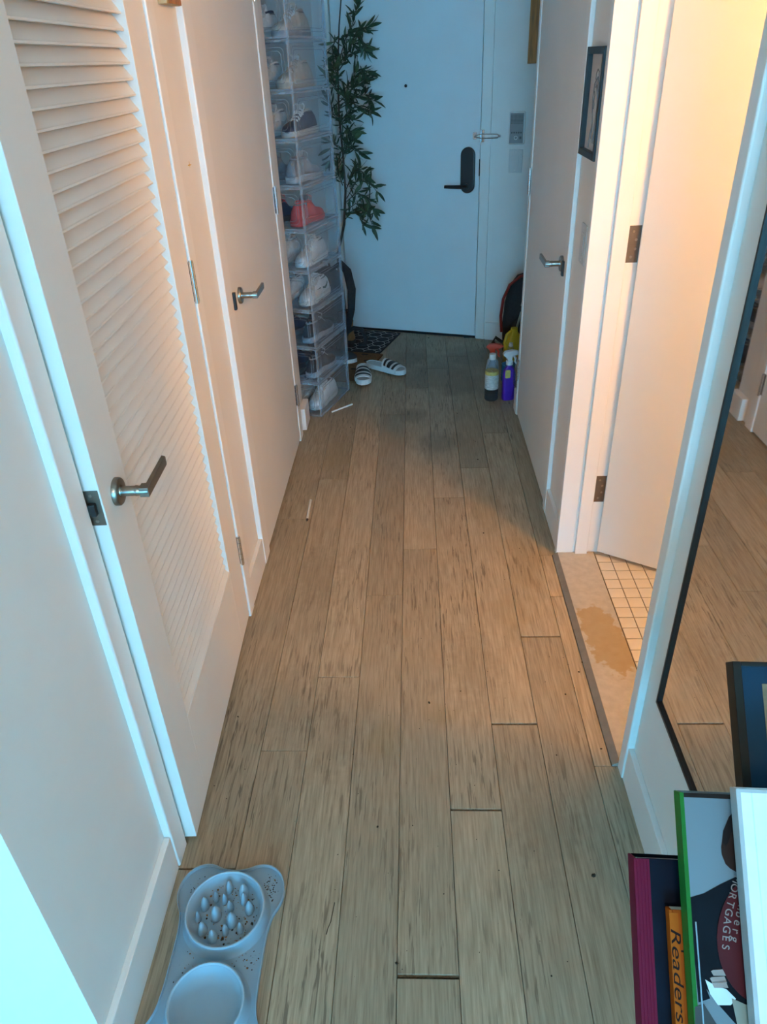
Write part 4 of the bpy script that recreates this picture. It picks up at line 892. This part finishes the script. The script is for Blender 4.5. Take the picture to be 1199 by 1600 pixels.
# orange book
ORG = mat('orange_cover', (.36,.06,.003), .6, spec=.1, var=.12, scale=12); INK = mat('black_ink', (.02,.012,.01), .6, spec=.05)
e, ht = book('small_book','small orange book with handwritten black lettering in front of the navy book', 1045.5,1421,.052, .15,.016, ORG, ORG)
slab('spine_fold', mat('orange_spine',(.42,.085,.004),.6,spec=.1), e, .0,.010,-ht,-.003,.0,.0006)
slab('page_edge_line', PAGES, e, .004,.14,-.0015,.0003,-.0135,-.002)
text_mesh('Readers', .0155, 'spine_lettering', INK, e, T4(.0008,-.018,.0008)@RZ(-PI/2), shear=.25, wscale=1.9)
for k_,(x_,y_,w_,h_) in enumerate(((.016,-.043,.010,.002),(.024,-.046,.006,.002),(.018,-.060,.006,.005),(.026,-.070,.006,.002),(.022,-.080,.002,.004),(.029,-.083,.002,.004),(.0245,-.106,.0035,.028),(.029,-.093,.007,.003),(.029,-.118,.007,.003),(.026,-.128,.003,.003),(.031,-.133,.003,.004),(.021,-.145,.004,.004),(.025,-.158,.003,.006),(.034,-.150,.004,.004),(.036,-.172,.003,.006))):
    slab('ink_mark', INK, e, x_-w_/2,x_+w_/2,y_-h_/2,y_+h_/2,.0,.0003)
# green-edged photo book
GRNP = mat('green_edge', (.012,.13,.02), .45, spec=.1, var=.08); SKYG = mat('grey_backdrop_print', (.15,.175,.19), .4, spec=.15, var=.06, scale=3); COATB = mat('black_coat_print', (.004,.006,.009), .5, spec=.06, var=.2)
e, ht = book('photo_book','glossy photo book with green edge showing a person holding a red round sign', 1062,1238,.078, .27,.024, GRNP, SKYG)
LEN = .283   # photo length down to the gloss end
slab('green_fold', GRNP, e, .0,.0046,-LEN,0,.0,.0007)
slab('top_edge_line', INK, e, .0046,.27,-.005,0,.0,.0006)
def pr2(name, m_, poly, z0=.0, z1=.0005): 
    return MB().prism(poly,z0,z1).build(name, m_, e)
def bpix(u, v):      # photo pixel -> cover coordinates
    p = on_book(u,v,.078)-Vector(e.location); return (p.dot(bR), p.dot(bU))
def bp(l): return [bpix(*q_) for q_ in l]
pr2('coat_print', COATB, bp([(1079,1402),(1100,1396),(1125,1382),(1150,1370),(1240,1370),(1240,1640),(1185,1640),(1150,1600),(1125,1572),(1104,1545),(1094,1500),(1087,1440)])[::-1])
pr2('coat_edge_print', COATB, bp([(1077,1404),(1100,1396),(1104,1545),(1110,1560),(1092,1566)])[::-1],.0,.0004)
HAIR = mat('dark_hair_print', (.015,.010,.010), .5, spec=.05, var=.3, scale=40); SKIN = mat('brown_skin_print', (.03,.013,.010), .45, spec=.08, var=.2); HANDP = mat('light_hand_print', (.27,.19,.16), .5)
pr2('head_print', SKIN, bp([(1152,1264),(1140,1278),(1130,1300),(1128,1318),(1127,1323),(1128,1335),(1134,1350),(1141,1357),(1150,1362),(1200,1362),(1200,1264)])[::-1],.0005,.0008)
pr2('hair_print', HAIR, bp([(1152,1262),(1139,1276),(1130,1298),(1129,1316),(1134,1322),(1138,1316),(1143,1300),(1152,1290),(1200,1290),(1200,1262)])[::-1],.0008,.0010)
pr2('paper_print', mat('white_paper_print',(.55,.60,.60),.4), bp([(1102,1530),(1118,1540),(1135,1545),(1150,1560),(1142,1570),(1122,1570),(1110,1553)])[::-1],.0005,.0009)
for (a,b_,c_,d_) in ((1111,1515,1130,1524),(1109,1526,1132,1535),(1112,1533,1134,1543)):
    pr2('finger_print', HANDP, bp([(a,b_+2),(a+3,b_),(c_,b_-1),(c_+4,d_),(a+4,d_)])[::-1],.0008,.0012)
RSIGN = mat('dark_red_sign', (.075,.010,.012), .4, spec=.08, var=.1)
sc = bpix(1205,1478)
red = [bpix(1205+85*math.cos(a),1465+108*math.sin(a)) for a in [2*PI*k/40 for k in range(40)]]
pr2('sign_print', RSIGN, red,.0012,.0016)
pr2('cream_print', mat('cream_print',(.22,.21,.16),.5), bp([(1143,1559),(1165,1569),(1210,1575),(1210,1650),(1170,1650),(1152,1600)])[::-1],.0009,.00125)
pr2('grey_floor_print', mat('grey_floor_print',(.05,.05,.05),.5,spec=.1), bp([(1086,1573),(1100,1568),(1120,1600),(1150,1645),(1086,1645)])[::-1],.0005,.0009)
LETT = mat('cream_lettering', (.26,.20,.18), .5)
def arc_text(txt, pts, size):
    tot = sum((Vector(b_)-Vector(a)).length for a,b_ in zip(pts,pts[1:])); n = len(txt)
    for i,ch in enumerate(txt):
        d_ = tot*(i+.5)/n; acc = 0
        for a,b_ in zip(pts,pts[1:]):
            a2,b2 = Vector(a),Vector(b_); l_ = (b2-a2).length
            if acc+l_ >= d_ or b_ is pts[-1]:
                p_ = a2+(b2-a2)*((d_-acc)/l_); dr_ = (b2-a2).normalized(); break
            acc += l_
        ang = math.atan2(dr_.y,dr_.x)
        text_mesh(ch, size, 'sign_letter', LETT, e, T4(p_.x,p_.y,.0018)@RZ(ang)@T4(0,-size*.32,0), align='CENTER')
arc_text('MORTGAGES', bp([(1152,1368),(1146,1392),(1140,1415),(1136,1440),(1134,1462),(1133,1486)]), .0115)
arc_text('umberg', bp([(1163,1398),(1159,1415),(1154.5,1432),(1150.5,1450),(1147,1474)]), .0125)
MB().tube([(.0085,-.137,.0008),(.0092,-.2,.0008),(.0098,-LEN,.0008)],.0009,6).build('fold_highlight_strip', mat('painted_highlight_blue_white',(.25,.33,.38),.3), e)  # highlight along the jacket fold, painted as a thin pale strip
# white book in front
WHB = mat('white_glossy_cover', (.76,.77,.78), .25, var=.03); GRB = mat('grey_spine', (.40,.39,.38), .5)
e, ht = book('large_white_book','large glossy white book in front at the right edge of the picture', 1150,1232,.104, .30,.020, GRB, WHB)
slab('spine_fold', GRB, e, .0,.0048,-ht,0,.0,.0007); slab('top_edge_line', GRB, e, .0048,.30,-.004,0,.0,.0006)
slab('hinge_groove', mat('white_groove',(.62,.66,.68),.3), e, .0165,.0178,-ht,-.004,.0,.0003); slab('cover_photo', GREY, e, .038,.26,-.27,-.040,.0,.0005)
# rack holding the books
WALN = mat('dark_walnut', (.07,.04,.022), .5, var=.3, scale=8, stretch=(1,12,1))
rk_o = on_book(1005,1662,.0); rk = thing('book_rack','low dark wooden slanted rack that holds the leaning books','rack',(rk_o.x,rk_o.y,0))
ro = Vector((rk_o.x,rk_o.y,0)); Mb = Matrix((bR,bU,bN)).transposed().to_4x4(); Mb.translation = rk_o-ro
MB().box(.09,.52,-.02,.20,-.050,-.030,Mb).build('slanted_back', WALN, rk, bevel=.002)
MB().box(.09,.52,-.022,-.003,-.030,.135,Mb).build('ledge', WALN, rk, bevel=.002)
for (x_,n0) in ((.14,-.04),(.49,-.04),(.14,.10),(.49,.10)):
    p = Mb @ Vector((x_,-.013,n0)); MB().box(p.x-.012,p.x+.012,p.y-.012,p.y+.012,.0005,p.z).build('leg', WALN, rk)
p = Mb @ Vector((.14,.17,-.045)); q_ = Mb @ Vector((.49,.17,-.045))
for w_ in (p,q_): MB().box(w_.x-.012,w_.x+.012,w_.y-.012,w_.y+.012,.0005,w_.z).build('leg', WALN, rk)
